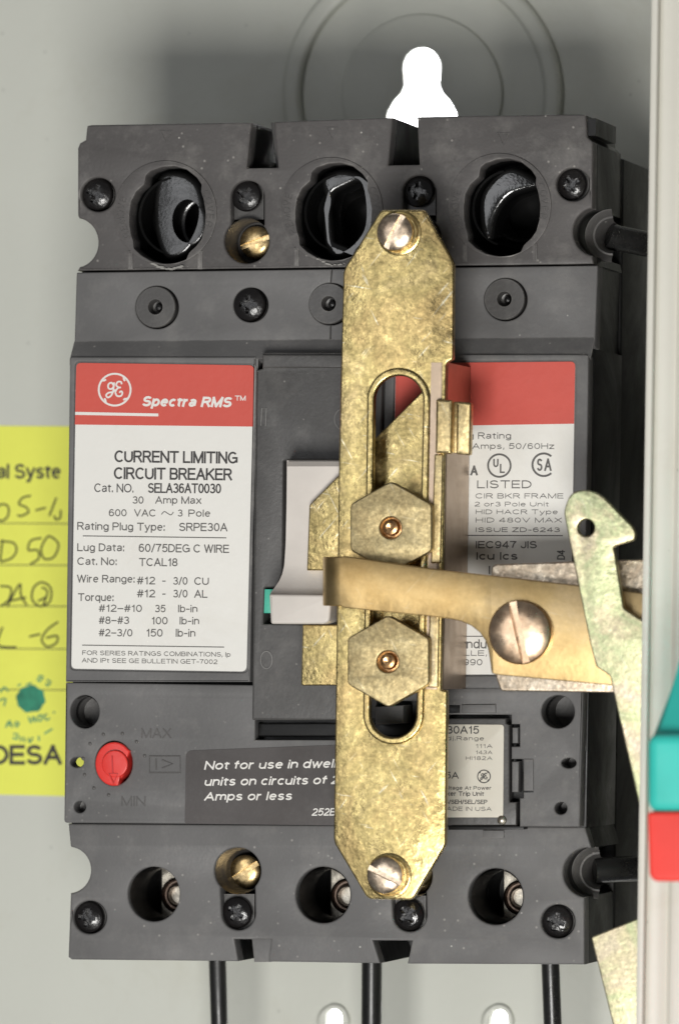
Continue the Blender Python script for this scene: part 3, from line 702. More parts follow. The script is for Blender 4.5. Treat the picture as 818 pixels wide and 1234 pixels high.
def monogram(g, cx, cy, r, h, w=1.0):
    """round monogram: ring with four small flicks and two entwined script letters"""
    g.add(ribbon(circ(cx, cy, r, r, 40), 1.7*w, h, True))
    s = r/20.5
    for a in (35, 125, 215, 305):
        a = math.radians(a); c_, s_ = math.cos(a), math.sin(a)
        g.add(ribbon([(cx+c_*r*.98, cy+s_*r*.98), (cx+c_*r*.86-s_*2.2*s, cy+s_*r*.86+c_*2.2*s), (cx+c_*r*.82-s_*4.5*s, cy+s_*r*.82+c_*4.5*s)], 1.7*w, h))
    for pts in ([(-2, -6), (-4, -9), (-8, -7), (-8, -2), (-4, -1), (-1, -5), (-1, -9), (-2, 2), (-5, 8), (-9, 10), (-11, 7), (-8, 4), (-3, 3), (1, 0)],
                [(9, -7), (8, -10), (4, -10), (2, -6), (5, -3), (8, -3)], [(8, -3), (4, -2), (1, 3), (3, 8), (8, 8), (10, 4), (8, 2), (6, 4)]):
        g.add(ribbon(smooth([(cx+x*s, cy+y*s) for x, y in pts], 5), 1.5*w, h))
g = G(); monogram(g, 138.2, 469.4, 19.2, hb, 1.35)
g.add(text('Spectra RMS', 170.5, 278.5, 477, 489.5, hb, S1, 0.045, 0.25)); g.add(text('TM', 283, 296, 476.5, 482.5, hb, S1, 0.02))
g.add(flat([(90.6, 496.2), (190.8, 498.2), (190.8, 501.6), (90.5, 499.8)], hb)); g.mk('white_lettering', M['whiteink'], lab)
g = G()
for t, x0, x1, y0, y1, b in (('CURRENT LIMITING', 137.7, 286.4, 542.5, 557, .015), ('CIRCUIT BREAKER', 137, 279.7, 562.8, 577.3, .015),
        ('Cat. NO.', 113.5, 161, 582.4, 593, .0), ('SELA36AT0030', 178, 266.4, 582, 594, .012)):
    g.add(text(t, x0, x1, y0, y1, ha, S1 if t[0] != 'S' else 0.008, b))
g.mk('bold_lettering', M['ink'], lab)
g = G()
for t, x0, x1, y0, y1 in (('30', 159.6, 173, 598, 607), ('Amp Max', 187, 242.6, 598, 607), ('600', 131, 152.6, 613.5, 622.2), ('VAC', 161.6, 187.8, 613.7, 622.4), ('3', 214, 220, 614, 622.5), ('Pole', 227, 253.5, 614, 622.7),
        ('Rating Plug Type:', 93, 198.7, 629, 638.6), ('SRPE30A', 215.6, 274, 630, 640), ('Lug Data:', 93, 149.8, 654.7, 664.3), ('60/75DEG C WIRE', 167, 276, 655.2, 665.2), ('Cat. No:', 93, 140.8, 671.6, 681), ('TCAL18', 167.4, 214, 672.5, 682.3),
        ('Wire Range:', 92.7, 162.4, 692.7, 702), ('#12', 165, 187, 695, 704.3), ('-', 195.5, 199.5, 695, 704.3), ('3/0', 208.5, 226, 695.4, 704.8), ('CU', 234, 251.6, 695.6, 705), ('#12', 165, 187, 710.5, 720), ('-', 195.5, 199.5, 710.5, 720), ('3/0', 208.5, 226, 710.7, 720.2), ('AL', 234, 250, 711, 720.5),
        ('Torque:', 93.9, 137, 715, 724.4), ('#12\u2013#10', 119, 171, 728.6, 737.4), ('35', 186.6, 199.5, 729, 738), ('lb-in', 214.4, 238, 729, 738), ('#8\u2013#3', 119, 155.7, 743, 752), ('100', 182.3, 202, 743.5, 752.6), ('lb-in', 216.3, 240, 743.5, 752.7), ('#2\u20133/0', 119, 159.6, 758, 767), ('150', 176, 196, 758, 767.4), ('lb-in', 211.6, 235.5, 758, 767.6),
        ('FOR SERIES RATINGS COMBINATIONS, Ip', 99, 277.8, 784, 789.6), ('AND IPt SEE GE BULLETIN GET-7002', 98.6, 262, 793, 798.6)):
    g.add(text(t, x0, x1, y0, y1, ha, 0.006 if len(t) < 12 else S1, .008))
g.add(ribbon(smooth([(194.5, 620), (198, 616.5), (202, 618.6), (206, 620.5), (209, 617)], 4), 1.1, ha))
g.add(flat([(99.8, 645.2), (272.7, 647.6), (272.7, 648.8), (99.8, 646.4)], ha)); g.add(flat([(99, 777), (270, 779.4), (270, 780.6), (99, 778.2)], ha))
g.mk('small_lettering', M['greyink'], lab)

# ---- right label frame
g = G().add(prism(rnd([(463, 427, 1), (709, 427, 4), (703, 831, 1), (455, 831, 1)]), [rnd([(475.5, 436, 5), (694.2, 434, 6), (687.8, 814, 6), (467, 815, 5)])], 4.5, 4.6, 0.3)); g.mk('label_frame', M['plastic'], br)
g = G().add(prism([(465, 430), (706, 430), (700, 828), (457, 828)], [], 4.05, 3.6, 0)); g.mk('label_bed', M['plastic'], br)
labr = G().add(prism(rnd([(477, 437.5, 5), (693, 435.5, 6), (686.5, 812.5, 6), (468.5, 813.5, 5)]), [], HL, 0.18, 0)).mk('rating_label', M['label'], br); labr['label'] = 'right approval label partly hidden by the brass bracket'
G().add(flat(rnd([(477, 437.5, 5), (693, 435.5, 6), (691.6, 510.5), (475.5, 514)]), ha)).mk('red_header', M['labelred'], labr)
g = G()
for t, x0, x1, y0, y1, b in (('g Rating', 564, 615.7, 521, 528.8, .0), ('Amps, 50/60Hz', 569, 667.6, 534, 541, 0), ('A', 566.5, 575.5, 561, 572.8, .03), ('LISTED', 574.7, 640.2, 578.8, 588.4, 0), ('CIR BKR FRAME', 572.7, 678.7, 594.5, 600.7, 0), ('2 or3 Pole Unit', 571.7, 661, 604.7, 610.3, 0),
        ('HID HACR Type', 573, 672, 614, 619.7, 0), ('HID 480V MAX', 573, 676.8, 623.8, 629.7, 0), ('ISSUE ZD-6243', 573, 674.4, 635.6, 641.2, .01), ('IEC947 JIS', 573, 646.7, 652, 660.8, .01), ('Icu Ics', 573.7, 623.6, 665.5, 674.6, .02),
        ('I', 588.5, 590.5, 682, 692, .02), ('ndu', 562, 586, 770.5, 781.7, 0), ('ILLE,', 556, 586.7, 784, 790.5, 0), ('990', 558, 581, 794.5, 802, 0)):
    g.add(text(t, x0, x1, y0, y1, ha, 0.0, b+.005))
g.add(text('D4', 680.5, 692, 665, 674.5, ha, 0, 0.01, 0, -math.pi/2))
g.add(ribbon(circ(601.5, 561, 13.6, 13.6, 36), 2.3, ha, True))
g.add(text('U', 594, 600.5, 552, 563, ha, 0, .02)); g.add(text('L', 602, 608, 559, 570, ha, 0, .02))
g.add(ribbon(circ(655, 560, 13.6, 13.6, 30, 48, 312, True), 2.5, ha)); g.add(text('S', 646.5, 653.5, 552.5, 567.5, ha, 0, .01)); g.add(text('A', 655.5, 664.5, 552.5, 567.5, ha, 0, .01))
g.add(flat([(560, 644.6), (678, 644.9), (678, 646.1), (560, 645.8)], ha)); g.add(flat([(556, 766.4), (589.5, 766.4), (589.5, 767.6), (556, 767.6)], ha))
g.mk('lettering', M['greyink'], labr)

# ---- trip unit cover (lower middle)
def ell(cx, cy, rx, ry): return circ(cx, cy, rx, ry, 28)
low_holes = [ell(102, 858, 17.5, 20), ell(92.5, 919, 8, 6.2), ell(96, 973, 7, 7), ell(672, 858, 20, 20), ell(685, 920, 9, 6.2), ell(675.5, 974.5, 7.5, 7.5), ell(137, 920, 22.5, 27),
             [(307, 868), (660, 864), (660, 891), (307, 893)][0:0] or [(307, 845), (530, 845), (530, 892), (307, 892)]
             ]
g = G().add(prism(rnd([(79, 822.6, 1), (702.5, 831.6, 1), (698, 997, 2), (626, 996.5), (626, 962), (630.5, 962), (630.5, 915), (616, 915), (616, 900), (626, 900), (626, 873), (616, 873), (616, 861.5), (538, 861.5), (538, 995.6), (77, 992, 4)]), low_holes, 4.2, 4.4, 0.35)); g.mk('trip_cover', M['plastic'], br)
for x, y, r, dp in ((102, 858, 17.8, 9), (672, 858, 20.3, 12), (96, 973, 7.2, 4), (675.5, 974.5, 7.7, 6), (685, 920, 8, 6)):
    pm = pxmm(x, y, 0); g = G().add(lathe(x, y, [(r*pm*1.01, 3.6), (r*pm, 2), (r*.97*pm, 4-dp*.6), (r*.9*pm, 3.9-dp), (r*.5*pm, 3.8-dp), (0.01, 3.8-dp)], 28)); g.mk('deep_socket', M['plastic_dark'], br)
# side edge of the covers (right): small moulded blocks
def sideblock(x, y0, y1, h1, h0, w, mat):
    a = P(x, y0, h1); b = P(x, y1, h1)
    v, f = box(a.x-1, a.x+w, -h1, -h0, b.z, a.z); return v, f
g = G().add(sideblock(700, 836, 905, 0.5, -7, 1.0, 0)); g.mk('side_latch', M['plastic'], br)
g = G().add(sideblock(700, 905, 930, -3, -8, 0.9, 0)); g.mk('side_latch', M['plastic_dark'], br)
g = G().add(sideblock(706, 142, 163, -1, -20, 2.0, 0)); g.mk('corner_block', M['black'], br)
# moulded marks
g = G()
hm = 4.42
for t, x0, x1, y0, y1 in (('MAX', 170, 206, 878, 890), ('MIN', 146, 175, 960, 972)):
    g.add(text(t, x0, x1, y0, y1, 4.36, 0, 0.0))
for a in (-75, -45, -15, 190, 220, 250, 160, 100, 130):
    x, y = 137+38*math.cos(math.radians(a)), 921+38*math.sin(math.radians(a)); pm = pxmm(x, y, 4)
    g.add(lathe(x, y, [(2.2*pm, 4.15), (1.8*pm, 4.4), (0.01, 4.5)], 10))
g.add(rope(rnd([(180, 911.5), (217, 911.5), (217, 931.5), (180, 931.5)]), 1.3, hm, 4.15, True)); g.add(rope([(195, 916), (208, 921), (195, 926)], 1.2, hm, 4.15)); g.add(rope([(188, 915), (188, 928)], 1.2, hm, 4.15))
g.mk('moulded_marks', M['mark'], br)
# red dial
g = G(); pm = 1/6
outl = circ(137, 921, 22.5, 26.5, 34, 80, 318, True)+[(156.5, 905), (153.6, 913), (154.5, 921), (151, 932), (146, 938), (143.5, 940), (143.5, 946)]
g.add(prism(outl, [], 5.0, 5.0, 0.35, 3)); dial = g.mk('adjustment_dial', M['red'], br)
g = G().add(prism(circ(138, 921, 15.6, 16.5, 36), [], 5.8, 1.2, 0.25, 3)); g.add(prism([(130.5, 932), (145.5, 932), (142, 947), (136.5, 947)], [], 5.7, 1.0, 0.2))
g.mk('dial_knob', M['red'], dial)
M['reddark'] = plastic('red_plastic_line', (0.55, 0.02, 0.02), 0.4, 0.0, 0.05)
g = G().add(rope([(135, 911), (136, 932)], 1.3, 6.0, 5.75)); g.add(rope([(131.5, 932.5), (142, 932.5), (137, 944)], 1.1, 6.0, 5.65, True)); g.mk('dial_arrow', M['reddark'], dial)
# warning label
wl = G().add(prism(rnd([(224, 905, 8), (420, 897.5), (418, 995.2, 1), (222.5, 993, 3)]), [], 4.36, 0.15, 0)).mk('warning_label', M['greylabel'], br)
g = G()
for t, x0, x1, y0, y1, s in (('Not for use in dwelling', 246, 428, 917.5, 928, -0.016), ('units on circuits of 2', 246, 408, 937, 947.5, -0.014), ('Amps or less', 246, 351.5, 955, 965.3, -0.008)):
    g.add(text(t, x0, x1, y0, y1, 4.39, s, 0.022, 0.22))
g.add(text('252B', 375.5, 404, 974.5, 983.5, 4.39, -0.01, 0.012, 0.2)); g.mk('lettering', M['whiteink'], wl)

# ---- toggle plate
g = G().add(prism(rnd([(316, 424.5, 3), (461, 424.5), (461, 446), (454, 868), (303.5, 868, 2), (308.5, 446, 1), (316, 444)]), [rnd([(341.5, 555, 1), (430, 555), (424, 702), (424, 754), (317, 752), (318.5, 708, 1), (334, 708), (340, 690)])], 5.6, 5.4, 0.4))
tp = g.mk('toggle_plate', M['plastic_dark'], br)
G().add(rope(rnd([(315.5, 492), (321, 492), (320, 513), (314.5, 513)]), 1.0, 5.8, 5.55, True)).mk('on_mark', M['plastic'], tp)
G().add(rope(circ(321, 795.5, 7, 10.5, 24), 1.3, 5.8, 5.55, True)).mk('off_mark', M['plastic'], tp); G().add(rope(circ(414, 505, 11, 13, 24), 1.2, 5.8, 5.55, True)).mk('round_mark', M['plastic'], tp)
g = G().add(prism([(316, 427), (461, 427), (461, 443), (316, 443)], [], 6.3, 0.9, 0.4, 3)); g.mk('plate_lip', M['plastic_dark'], tp)
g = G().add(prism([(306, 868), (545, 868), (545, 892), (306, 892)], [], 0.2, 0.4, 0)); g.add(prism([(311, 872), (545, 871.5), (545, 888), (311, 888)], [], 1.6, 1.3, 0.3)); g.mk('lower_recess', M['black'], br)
# seen through the lower end of the bracket's slot
g = G().add(prism([(452, 852), (486, 850), (486, 872), (452, 874)], [], 7.5, 7, 0.3)); g.mk('latch_block', M['plastic'], br)
# toggle handle
tg = [(345, 554), (430, 554), (430, 705), (395, 748), (335, 742), (330, 712), (336, 702), (341, 690), (343.5, 660), (344.5, 615)]
g = G().add(prism(rnd(tg), [], 6.4, 5, 0.3)); hd = g.mk('toggle_handle', M['beige'], br)
# sloping waist rising to the grip block
v = []; f = []
rows = [(556, 347, 430, 15.5), (562, 346, 430, 16.6), (600, 345.5, 430, 16.9), (650, 344.5, 430, 17.0), (680, 342.8, 425, 17.1), (692, 340, 416, 17.5), (700, 336.5, 408, 18.2), (708, 331, 404, 19.2), (713, 327, 401, 20.2), (718, 324.5, 398, 21.8)]
for (y, xa, xb, h) in rows: v += [tuple(P(xa, y, h)), tuple(P(xb, y, h)), tuple(P(xa+1, y, 3)), tuple(P(xb, y, 3))]
for i in range(len(rows)-1):
    a = 4*i; b = a+4; f += [(a, a+1, b+1, b), (a+2, b+2, b+3, a+3), (a, b, b+2, a+2), (a+1, a+3, b+3, b+1)]
f.append((0, 2, 3, 1))
G().add((v, f)).mk('handle_neck', M['beige'], hd)
G().add(prism(rnd([(324, 716, 3), (399, 717, 4), (397, 749, 7), (390, 752, 3), (326, 752, 3)]), [], 22.4, 17, 0.55, 4)).mk('handle_grip', M['beige'], hd)
G().add(prism([(316.5, 710), (330, 710), (329, 739), (316, 739)], [], 5.2, 3, 0.15)).mk('indicator_tab', M['teal_clip'], br)
G().add(prism([(320, 700), (440, 560), (440, 860), (316, 760)], [], 0.9, 0.8, 0)).mk('slot_floor', M['black'], br)

# ---- rating plug
pl = G().add(prism([(500, 866), (609.5, 866), (609.5, 872), (613.5, 874), (613.5, 967), (622, 967), (622, 995), (500, 995)], [], 3.7, 3.6, 0.3)).mk('rating_plug', M['plastic_dark'], br)
G().add(prism(rnd([(500, 873), (607, 873.5, 4), (606, 985.5, 4), (500, 985.5)]), [], 4.0, 0.25, 0.05)).mk('plug_label', M['cream'], pl)
g = G(); hp = 4.03
for t, x0, x1, y0, y1, b in (('30A15', 538, 577, 875, 884.5, .01), ('dj.Range', 538, 583, 887.5, 892.5, 0), ('111A', 573, 593, 897, 901.7, 0), ('143A', 573, 593, 904.7, 909.2, 0), ('HI182A', 561, 593, 911.7, 916.2, 0), ('15A', 531, 552.5, 930.5, 938.7, .01),
        ('oltage At Power', 536, 592, 947.5, 952, .015), ('ker Trip Unit', 538, 583, 954, 959.5, .02), ('S/SEH/SEL/SEP', 536, 587, 964, 969.2, .02), ('ADE IN USA', 538, 592, 972.5, 977.5, 0)):
    g.add(text(t, x0, x1, y0, y1, hp, 0.004, b))
monogram(g, 583, 936, 7.6, hp, 0.75)
g.mk('lettering', M['ink'], pl)
G().add(lathe(603.5, 989, [(1.0, 3.6), (0.9, 4.2), (0.5, 4.5), (0.02, 4.6)], 14)).mk('plug_rivet', M['lug'], pl)
G().add(prism([(617, 877), (624, 877), (624, 896), (617, 896)], [], 3.4, 3, 0.3)).mk('latch_tab', M['plastic'], br)
G().add(prism([(616.5, 918), (625, 918), (624.5, 955), (616.5, 955)], [], 3.6, 3.2, 0.3)).mk('latch_tab', M['plastic'], br)
g = G().add(prism([(631.5, 915), (642.5, 915), (642.5, 953), (631.5, 953)], [], 4.55, 0.6, 0.2)); g.mk('latch_pad', M['plastic'], br)
g = G().add(prism([(631, 953.5), (642.5, 953.5), (642.5, 955.5), (631, 955.5)], [], 4.3, 0.3, 0.05)); g.mk('latch_shadow_strip', M['black'], br)  # black strip on the cover, painted shade under the latch pad
g = G().add(prism([(556, 849.5), (597, 849), (597, 859), (556, 859.5)], [], 4.7, 0.7, 0.2)); g.mk('latch_pad', M['plastic'], br)
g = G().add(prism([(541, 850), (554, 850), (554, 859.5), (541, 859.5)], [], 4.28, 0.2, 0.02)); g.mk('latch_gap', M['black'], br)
g = G().add(prism([(540, 996), (631, 996), (631, 1000), (540, 1000.5)], [], 3.6, 3.4, 0.1)); g.mk('plug_sill', M['black'], br)
g = G().add(prism([(581.5, 1001), (607, 1001), (607, 1010.5), (581.5, 1010.5)], [], 0.5, 0.6, 0.2)); g.mk('latch_pad', M['plastic'], br)

# ---- bottom cover
bot = ([(82, 993), (704.5, 997)] + notch_arc(708, 1052, 30, 30, 278, 98)[0:] + [(704, 1163), (490.5, 1162), (496.6, 1134), (449, 1134), (458, 1161.5), (323, 1159.5), (327, 1132.5), (282, 1132.5), (287, 1159), (86, 1157), (82, 1154)] + notch_arc(82, 1049, 27, 28, 84, -84))
sc_bot = [(108, 1106, 19.5), (287, 1100, 19), (493, 1103, 20), (672, 1111, 20)]
bh = [circ(185, 1078, 31, 33), circ(389, 1079, 33, 34), circ(597, 1081, 33, 34), circ(108, 1106, 20), circ(672, 1111, 20.5)]
for (x, y, yb) in ((287, 1101, 1050), (493.5, 1103, 1056)):
    bh.append(circ(x-1, yb, 28, 28, 30, 138, 402, True)+circ(x, y, 20.5, 20.5, 20, 0, 180, True))
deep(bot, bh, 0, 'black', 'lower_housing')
g = G().add(prism(bot, bh, 0, 4.6, 0.45)); g.mk('lower_cover', M['plastic'], br)
for (x, y, r), a in zip(sc_bot, (5, 30, 48, 15)): screw_phillips(x, y, r-0.8, -2.6, a)
for (x, y) in ((287, 1050), (493.5, 1056)):
    pm = pxmm(x, y, 0)
    g = G().add(lathe(x-1, y, [(27.5*pm, -0.6), (26.5*pm, -3), (26*pm, -5), (24*pm, -6), (25*pm, -7), (23*pm, -9), (24*pm, -10), (20*pm, -12), (19*pm, -17)], 36)); g.mk('screw_well', M['plastic_dark'], br)
    slotted(x+9, y+1, 19.5, -10, -33, M['brassscrew'], br, 'terminal_screw')
# small black shelves behind the screw slots
for x, y in ((298, 250), (505, 245), (287, 1090), (493.5, 1092)):
    G().add(prism([(x-19.5, y-28), (x+19.5, y-28), (x+19.5, y+14), (x-19.5, y+14)] if y < 600 else [(x-19.5, y-12), (x+19.5, y-12), (x+19.5, y+30), (x-19.5, y+30)], [], -2.8, 2, 0)).mk('screw_seat', M['plastic_dark'], br)
for x, y in ((118, 234), (690, 222), (108, 1106), (672, 1111)): G().add(prism(circ(x, y, 20), [], -2.8, 2, 0)).mk('screw_seat', M['plastic_dark'], br)
# lugs seen in the lower access holes
for (cx, cy) in ((185, 1078), (389, 1079), (597, 1081)):
    cxx = cx+1; pm = pxmm(cx, cy, -13)
    lug = G().add(prism([(cxx+8, cy-34), (cxx+62, cy-34), (cxx+62, cy+40), (cxx+8, cy+40)], [], -15, 3, 0.3)).mk('terminal_lug', M['lug'], br)
    G().add(lathe(cxx+31, cy+1, [(21*pm, -14.8), (21*pm, -13.8), (18.5*pm, -13.4), (17*pm, -14.4), (15*pm, -14.4), (13.5*pm, -13.4), (11*pm, -13.2), (10*pm, -15), (0.02, -15.5)], 32, h0=-15)).mk('lug_screw', M['darksteel'], lug)
    G().add(lathe(cx, cy, [(30.5*pm, -1.5), (28.5*pm, -8), (28.5*pm, -12)], 36)).mk('hole_liner', M['black'], br)
    G().add(tube([tuple(P(cx-13, cy-40, -17)), tuple(P(cx-13, cy+40, -17))], 0.9, 10)).mk('guide_rib', M['black'], br)
# wedges inside the lower and upper dovetail notches
g = G().add(prism([(303, 1131), (330, 1131), (326, 1160), (306, 1160)], [], -3, 20, 0.3)); g.mk('notch_wedge', M['plastic'], br)
g = G().add(prism([(326, 147), (340, 147), (340, 204), (333, 204)], [], -9, 20, 0.3)); g.mk('notch_wedge', M['plastic_dark'], br)
# half-round cable mouths on the right edge
for (cx, cy) in ((738, 284), (722, 1051)):
    pm = pxmm(cx, cy, -10)
    g = G().add(lathe(cx, cy, [(32*pm, -9), (31*pm, -8.2), (27*pm, -8.6), (23*pm, -9.6), (21*pm, -9.6), (17*pm, -11), (15.5*pm, -15)], 30, 88, 272, h0=-10))
    g.mk('cable_mouth', M['plastic_dark'], br)

# ================================================================== CABLES
for k_, (x0, x1, lab_) in enumerate(((262, 264.5, 'black insulated wire leaving the bottom of the breaker, leftmost of the three'), (448, 447.5, 'black insulated wire leaving the bottom of the breaker, middle one of the three'), (663, 666, 'black insulated wire leaving the bottom of the breaker, nearest the right edge'))):
    r = (10, 12, 10.8)[k_]*pxmm(x0, 1190, -30)
    pts = [tuple(P(x0, 1120, -40)), tuple(P(x0, 1160, -40)), tuple(P((x0+x1)/2, 1200, -40.4)), tuple(P(x1, 1240, -41)), tuple(P(x1+2, 1330, -43)), tuple(P(x1+5, 1440, -46))]
    o = G().add(tube(pts, r, 28)).mk('wire', M['cable']); tag(o, lab_, 'wire', 'black wires leaving the bottom of the breaker')
for (pts, r, lab_) in (([P(733, 283, -13), P(745, 287, -14), P(775, 293, -18), P(820, 299, -26)], 2.6, 'black cable running right from the upper side opening to the enclosure wall'),
                       ([P(716, 1050, -13), P(730, 1049, -14), P(770, 1047, -18), P(815, 1046, -26)], 2.6, 'black cable running right from the lower side opening to the enclosure wall')):
    o = G().add(tube([tuple(p) for p in pts], r, 28)).mk('wire', M['cable']); tag(o, lab_, 'wire', 'black cables in the side openings')

# ================================================================== BRASS LINKAGE
HBk = 24.0
bk = thing('mounting_bracket', 'long yellow zinc plated bracket plate screwed over the middle of the breaker', 'bracket', P(470, 670, HBk-2))
SLOT = circ(480, 482, 29.5, 29.5, 24, 180, 360, True)+circ(473.5, 861, 28, 28, 24, 0, 180, True)
plate = [(458, 254), (462, 252.5), (509, 252.5), (512, 254), (545, 314), (546.5, 319), (545.5, 433), (539, 436), (537.3, 440), (531.5, 832), (538.5, 832), (536.5, 1017), (535, 1021), (499, 1081), (494, 1085), (446, 1084), (441, 1081), (403, 1017), (401.8, 1010), (408, 560), (411, 421), (413.5, 328), (416, 321)]
g = G().add(prism(rnd([(x, y, 2) for x, y in plate], 2), [SLOT], HBk, 1.9, 0.35, 3)); g.mk('slotted_plate', M['brass'], bk)
sl2 = circ(480, 482, 38, 39, 24, 180, 360, True)+circ(473.5, 861, 36.5, 36.5, 24, 0, 180, True)
g = G().add(prism(sl2, [SLOT], HBk+0.45, 0.5, 0.4, 3)); g.mk('slot_rim', M['brass'], bk)
# bent flange on the right, from y=437 to y=830, with rounded bend
def bend(y0, y1, xa, name, htop=HBk, hfoot=4.6, r=1.6, mat='flange'):
    pa = P(xa, y0, htop); pb = P(xa-(y1-y0)*0.0154, y1, htop)
    prof = []
    for i in range(7):
        a = math.radians(90-15*i); prof.append((r*math.cos(a)-r, htop-r+r*math.sin(a)))
    prof += [(0, hfoot), (-1.4, hfoot), (-1.4, htop-2.2), (-3.2, htop-1.95), (-3.2, htop)]
    v = []; f = []; n = len(prof)
    for p in (pa, pb):
        for dx, h in prof: v.append((p.x+dx, -h, p.z))
    for i in range(n):
        j = (i+1) % n; f.append((i, j, n+j, n+i))
    f.append(tuple(range(n))[::-1]); f.append(tuple(range(n, 2*n)))
    return mk(name, v, f, M[mat], bk, 40)
bend(436.5, 831, 538.5, 'bent_flange', HBk+0.15, 4.55)
g = G().add(prism(rnd([(523, 547, 2), (533.5, 547, 2), (530.5, 679, 2), (518.5, 679, 2)]), [], HBk+0.5, 1.0, 0.35, 3)); g.mk('folded_edge', M['brass_edge'], bk)
g = G().add(prism(rnd([(516.5, 741, 2), (529, 741, 2), (527.5, 829, 2), (515, 829, 2)]), [], HBk+0.5, 1.0, 0.35, 3)); g.mk('folded_edge', M['brass_edge'], bk)
g = G().add(prism(rnd([(525, 481, 2), (544.5, 482, 2), (543.5, 547, 2), (524, 546, 2)]), [], HBk+1.6, 2.4, 0.5, 3)); g.mk('hook_tab', M['brass_edge'], bk)
g = G().add(prism(rnd([(549.5, 483.5, 2), (567.5, 485, 3), (566, 548.5, 3), (549, 547, 2)]), [], HBk+1.2, 2.4, 0.5, 3)); 
g.add(prism(rnd([(541, 484), (555, 484), (554, 546), (540, 546)]), [], HBk-1.4, 1.2, 0.2)); g.mk('hook_tab', M['brass_edge'], bk)
slotted(477, 279.5, 22, HBk, -62, M['screwmetal'], bk, 'screw'); slotted(465, 1055, 22, HBk, 25, M['screwmetal'], bk, 'screw')
for x, y in ((480.5, 280), (468.5, 1056)):
    pm = pxmm(x, y, HBk); g = G().add(lathe(x, y, [(27*pm, HBk-0.05), (26*pm, HBk+0.2), (24*pm, HBk+0.3), (21*pm, HBk+0.1)], 40)); g.mk('screw_dimple', M['brass'], bk)
# standoff posts down to the breaker
for x, y in ((477, 279.5), (465, 1055)):
    c = P(x, y, HBk); g = G().add(tube([(c.x, -(HBk-1.8), c.z), (c.x, 8, c.z)], 3.3, 24)); g.mk('standoff', M['brass'], bk)

# slider plate behind
HS = 19.0
sd = G().add(prism(rnd([(372.5, 608.5, 2), (452, 528), (522, 458), (522, 826), (362.5, 826.5, 3), (364.5, 753), (420, 753), (420, 687.5), (369.5, 687.5)]), [], HS, 1.8, 0.3, 3)).mk('slider_plate', M['brass'])
tag(sd, 'yellow zinc sliding plate with slanted top edge, behind the slotted bracket', 'metal plate')

# hexagonal plates on pins
for (cx, cy, lab_) in ((470.8, 635.5, 'grey zinc hexagonal nut plate above the bronze arm'), (467.5, 797, 'grey zinc hexagonal nut plate below the bronze arm')):
    hx = thing('hexagonal_nut', lab_, 'nut', P(cx, cy, HBk), 'hexagonal nuts on the slotted bracket')
    R = 56.5; hexa = [(cx+R*math.sin(math.radians(60*i)), cy-R*.985*math.cos(math.radians(60*i)), 5) for i in range(6)]
    G().add(prism(rnd(hexa, 4), [circ(cx-0.5, cy+0.5, 13)], HBk+3.2, 2.5, 0.3, 3)).mk('hexagonal_body', M['nut'], hx)
    pm = pxmm(cx, cy, HBk+2)
    G().add(lathe(cx, cy, [(14*pm, HBk+1.6), (10*pm, HBk+1.7), (9.6*pm, HBk+2.9), (8.2*pm, HBk+3.3), (5*pm, HBk+3.5), (0.02, HBk+3.3)], 28, h0=HBk+3)).mk('pin', M['copper'], hx)

# backing bar behind the arm
HR = 28.0
bb = G().add(prism(rnd([(591, 684, 5), (597, 680, 3), (830, 672), (826, 836), (603, 833, 4), (597, 815)]), [], HR, 2.2, 0.35, 3)).mk('backing_plate', M['zinc'])
tag(bb, 'rough speckled zinc plate showing above and below the bronze arm', 'metal plate')

# operating arm (curled left end), built as a strip of columns
HA = 32.0
cols = []
def up(x):   # upper edge
    pts = [(388, 671), (400, 668), (520, 685.5), (556, 689.5), (700, 706), (830, 722)]
    for i in range(len(pts)-1):
        if x <= pts[i+1][0]:
            t = (x-pts[i][0])/(pts[i+1][0]-pts[i][0]); return pts[i][1]*(1-t)+pts[i+1][1]*t
    return pts[-1][1]
def lo(x):
    pts = [(388, 728), (400, 731), (515, 742.5), (540, 745.5), (556, 749), (568, 754.5), (578, 762.5), (584.5, 772), (588, 783), (590, 796), (591.5, 808), (592.5, 812), (600, 813.5), (735, 826), (830, 834)]
    for i in range(len(pts)-1):
        if x <= pts[i+1][0]:
            t = (x-pts[i][0])/(pts[i+1][0]-pts[i][0]); return pts[i][1]*(1-t)+pts[i+1][1]*t
    return pts[-1][1]
T = 2.6
ring_pts = []   # (x px, front h, dx back)
base388 = 402
v = []; f = []
rows = []
# curl: quarter turn of radius 4.5 mm, then straight back
cR = 4.6
for i in range(4, -1, -1): pass
pc = P(410, 700, HA)
curl = []
for h in (HA-16, HA-10, HA-cR): curl.append((-cR, h, 'L'))
for i in range(1, 8):
    a = math.radians(180-90*i/7); curl.append((cR*math.cos(a), HA-cR+cR*math.sin(a), 'C'))
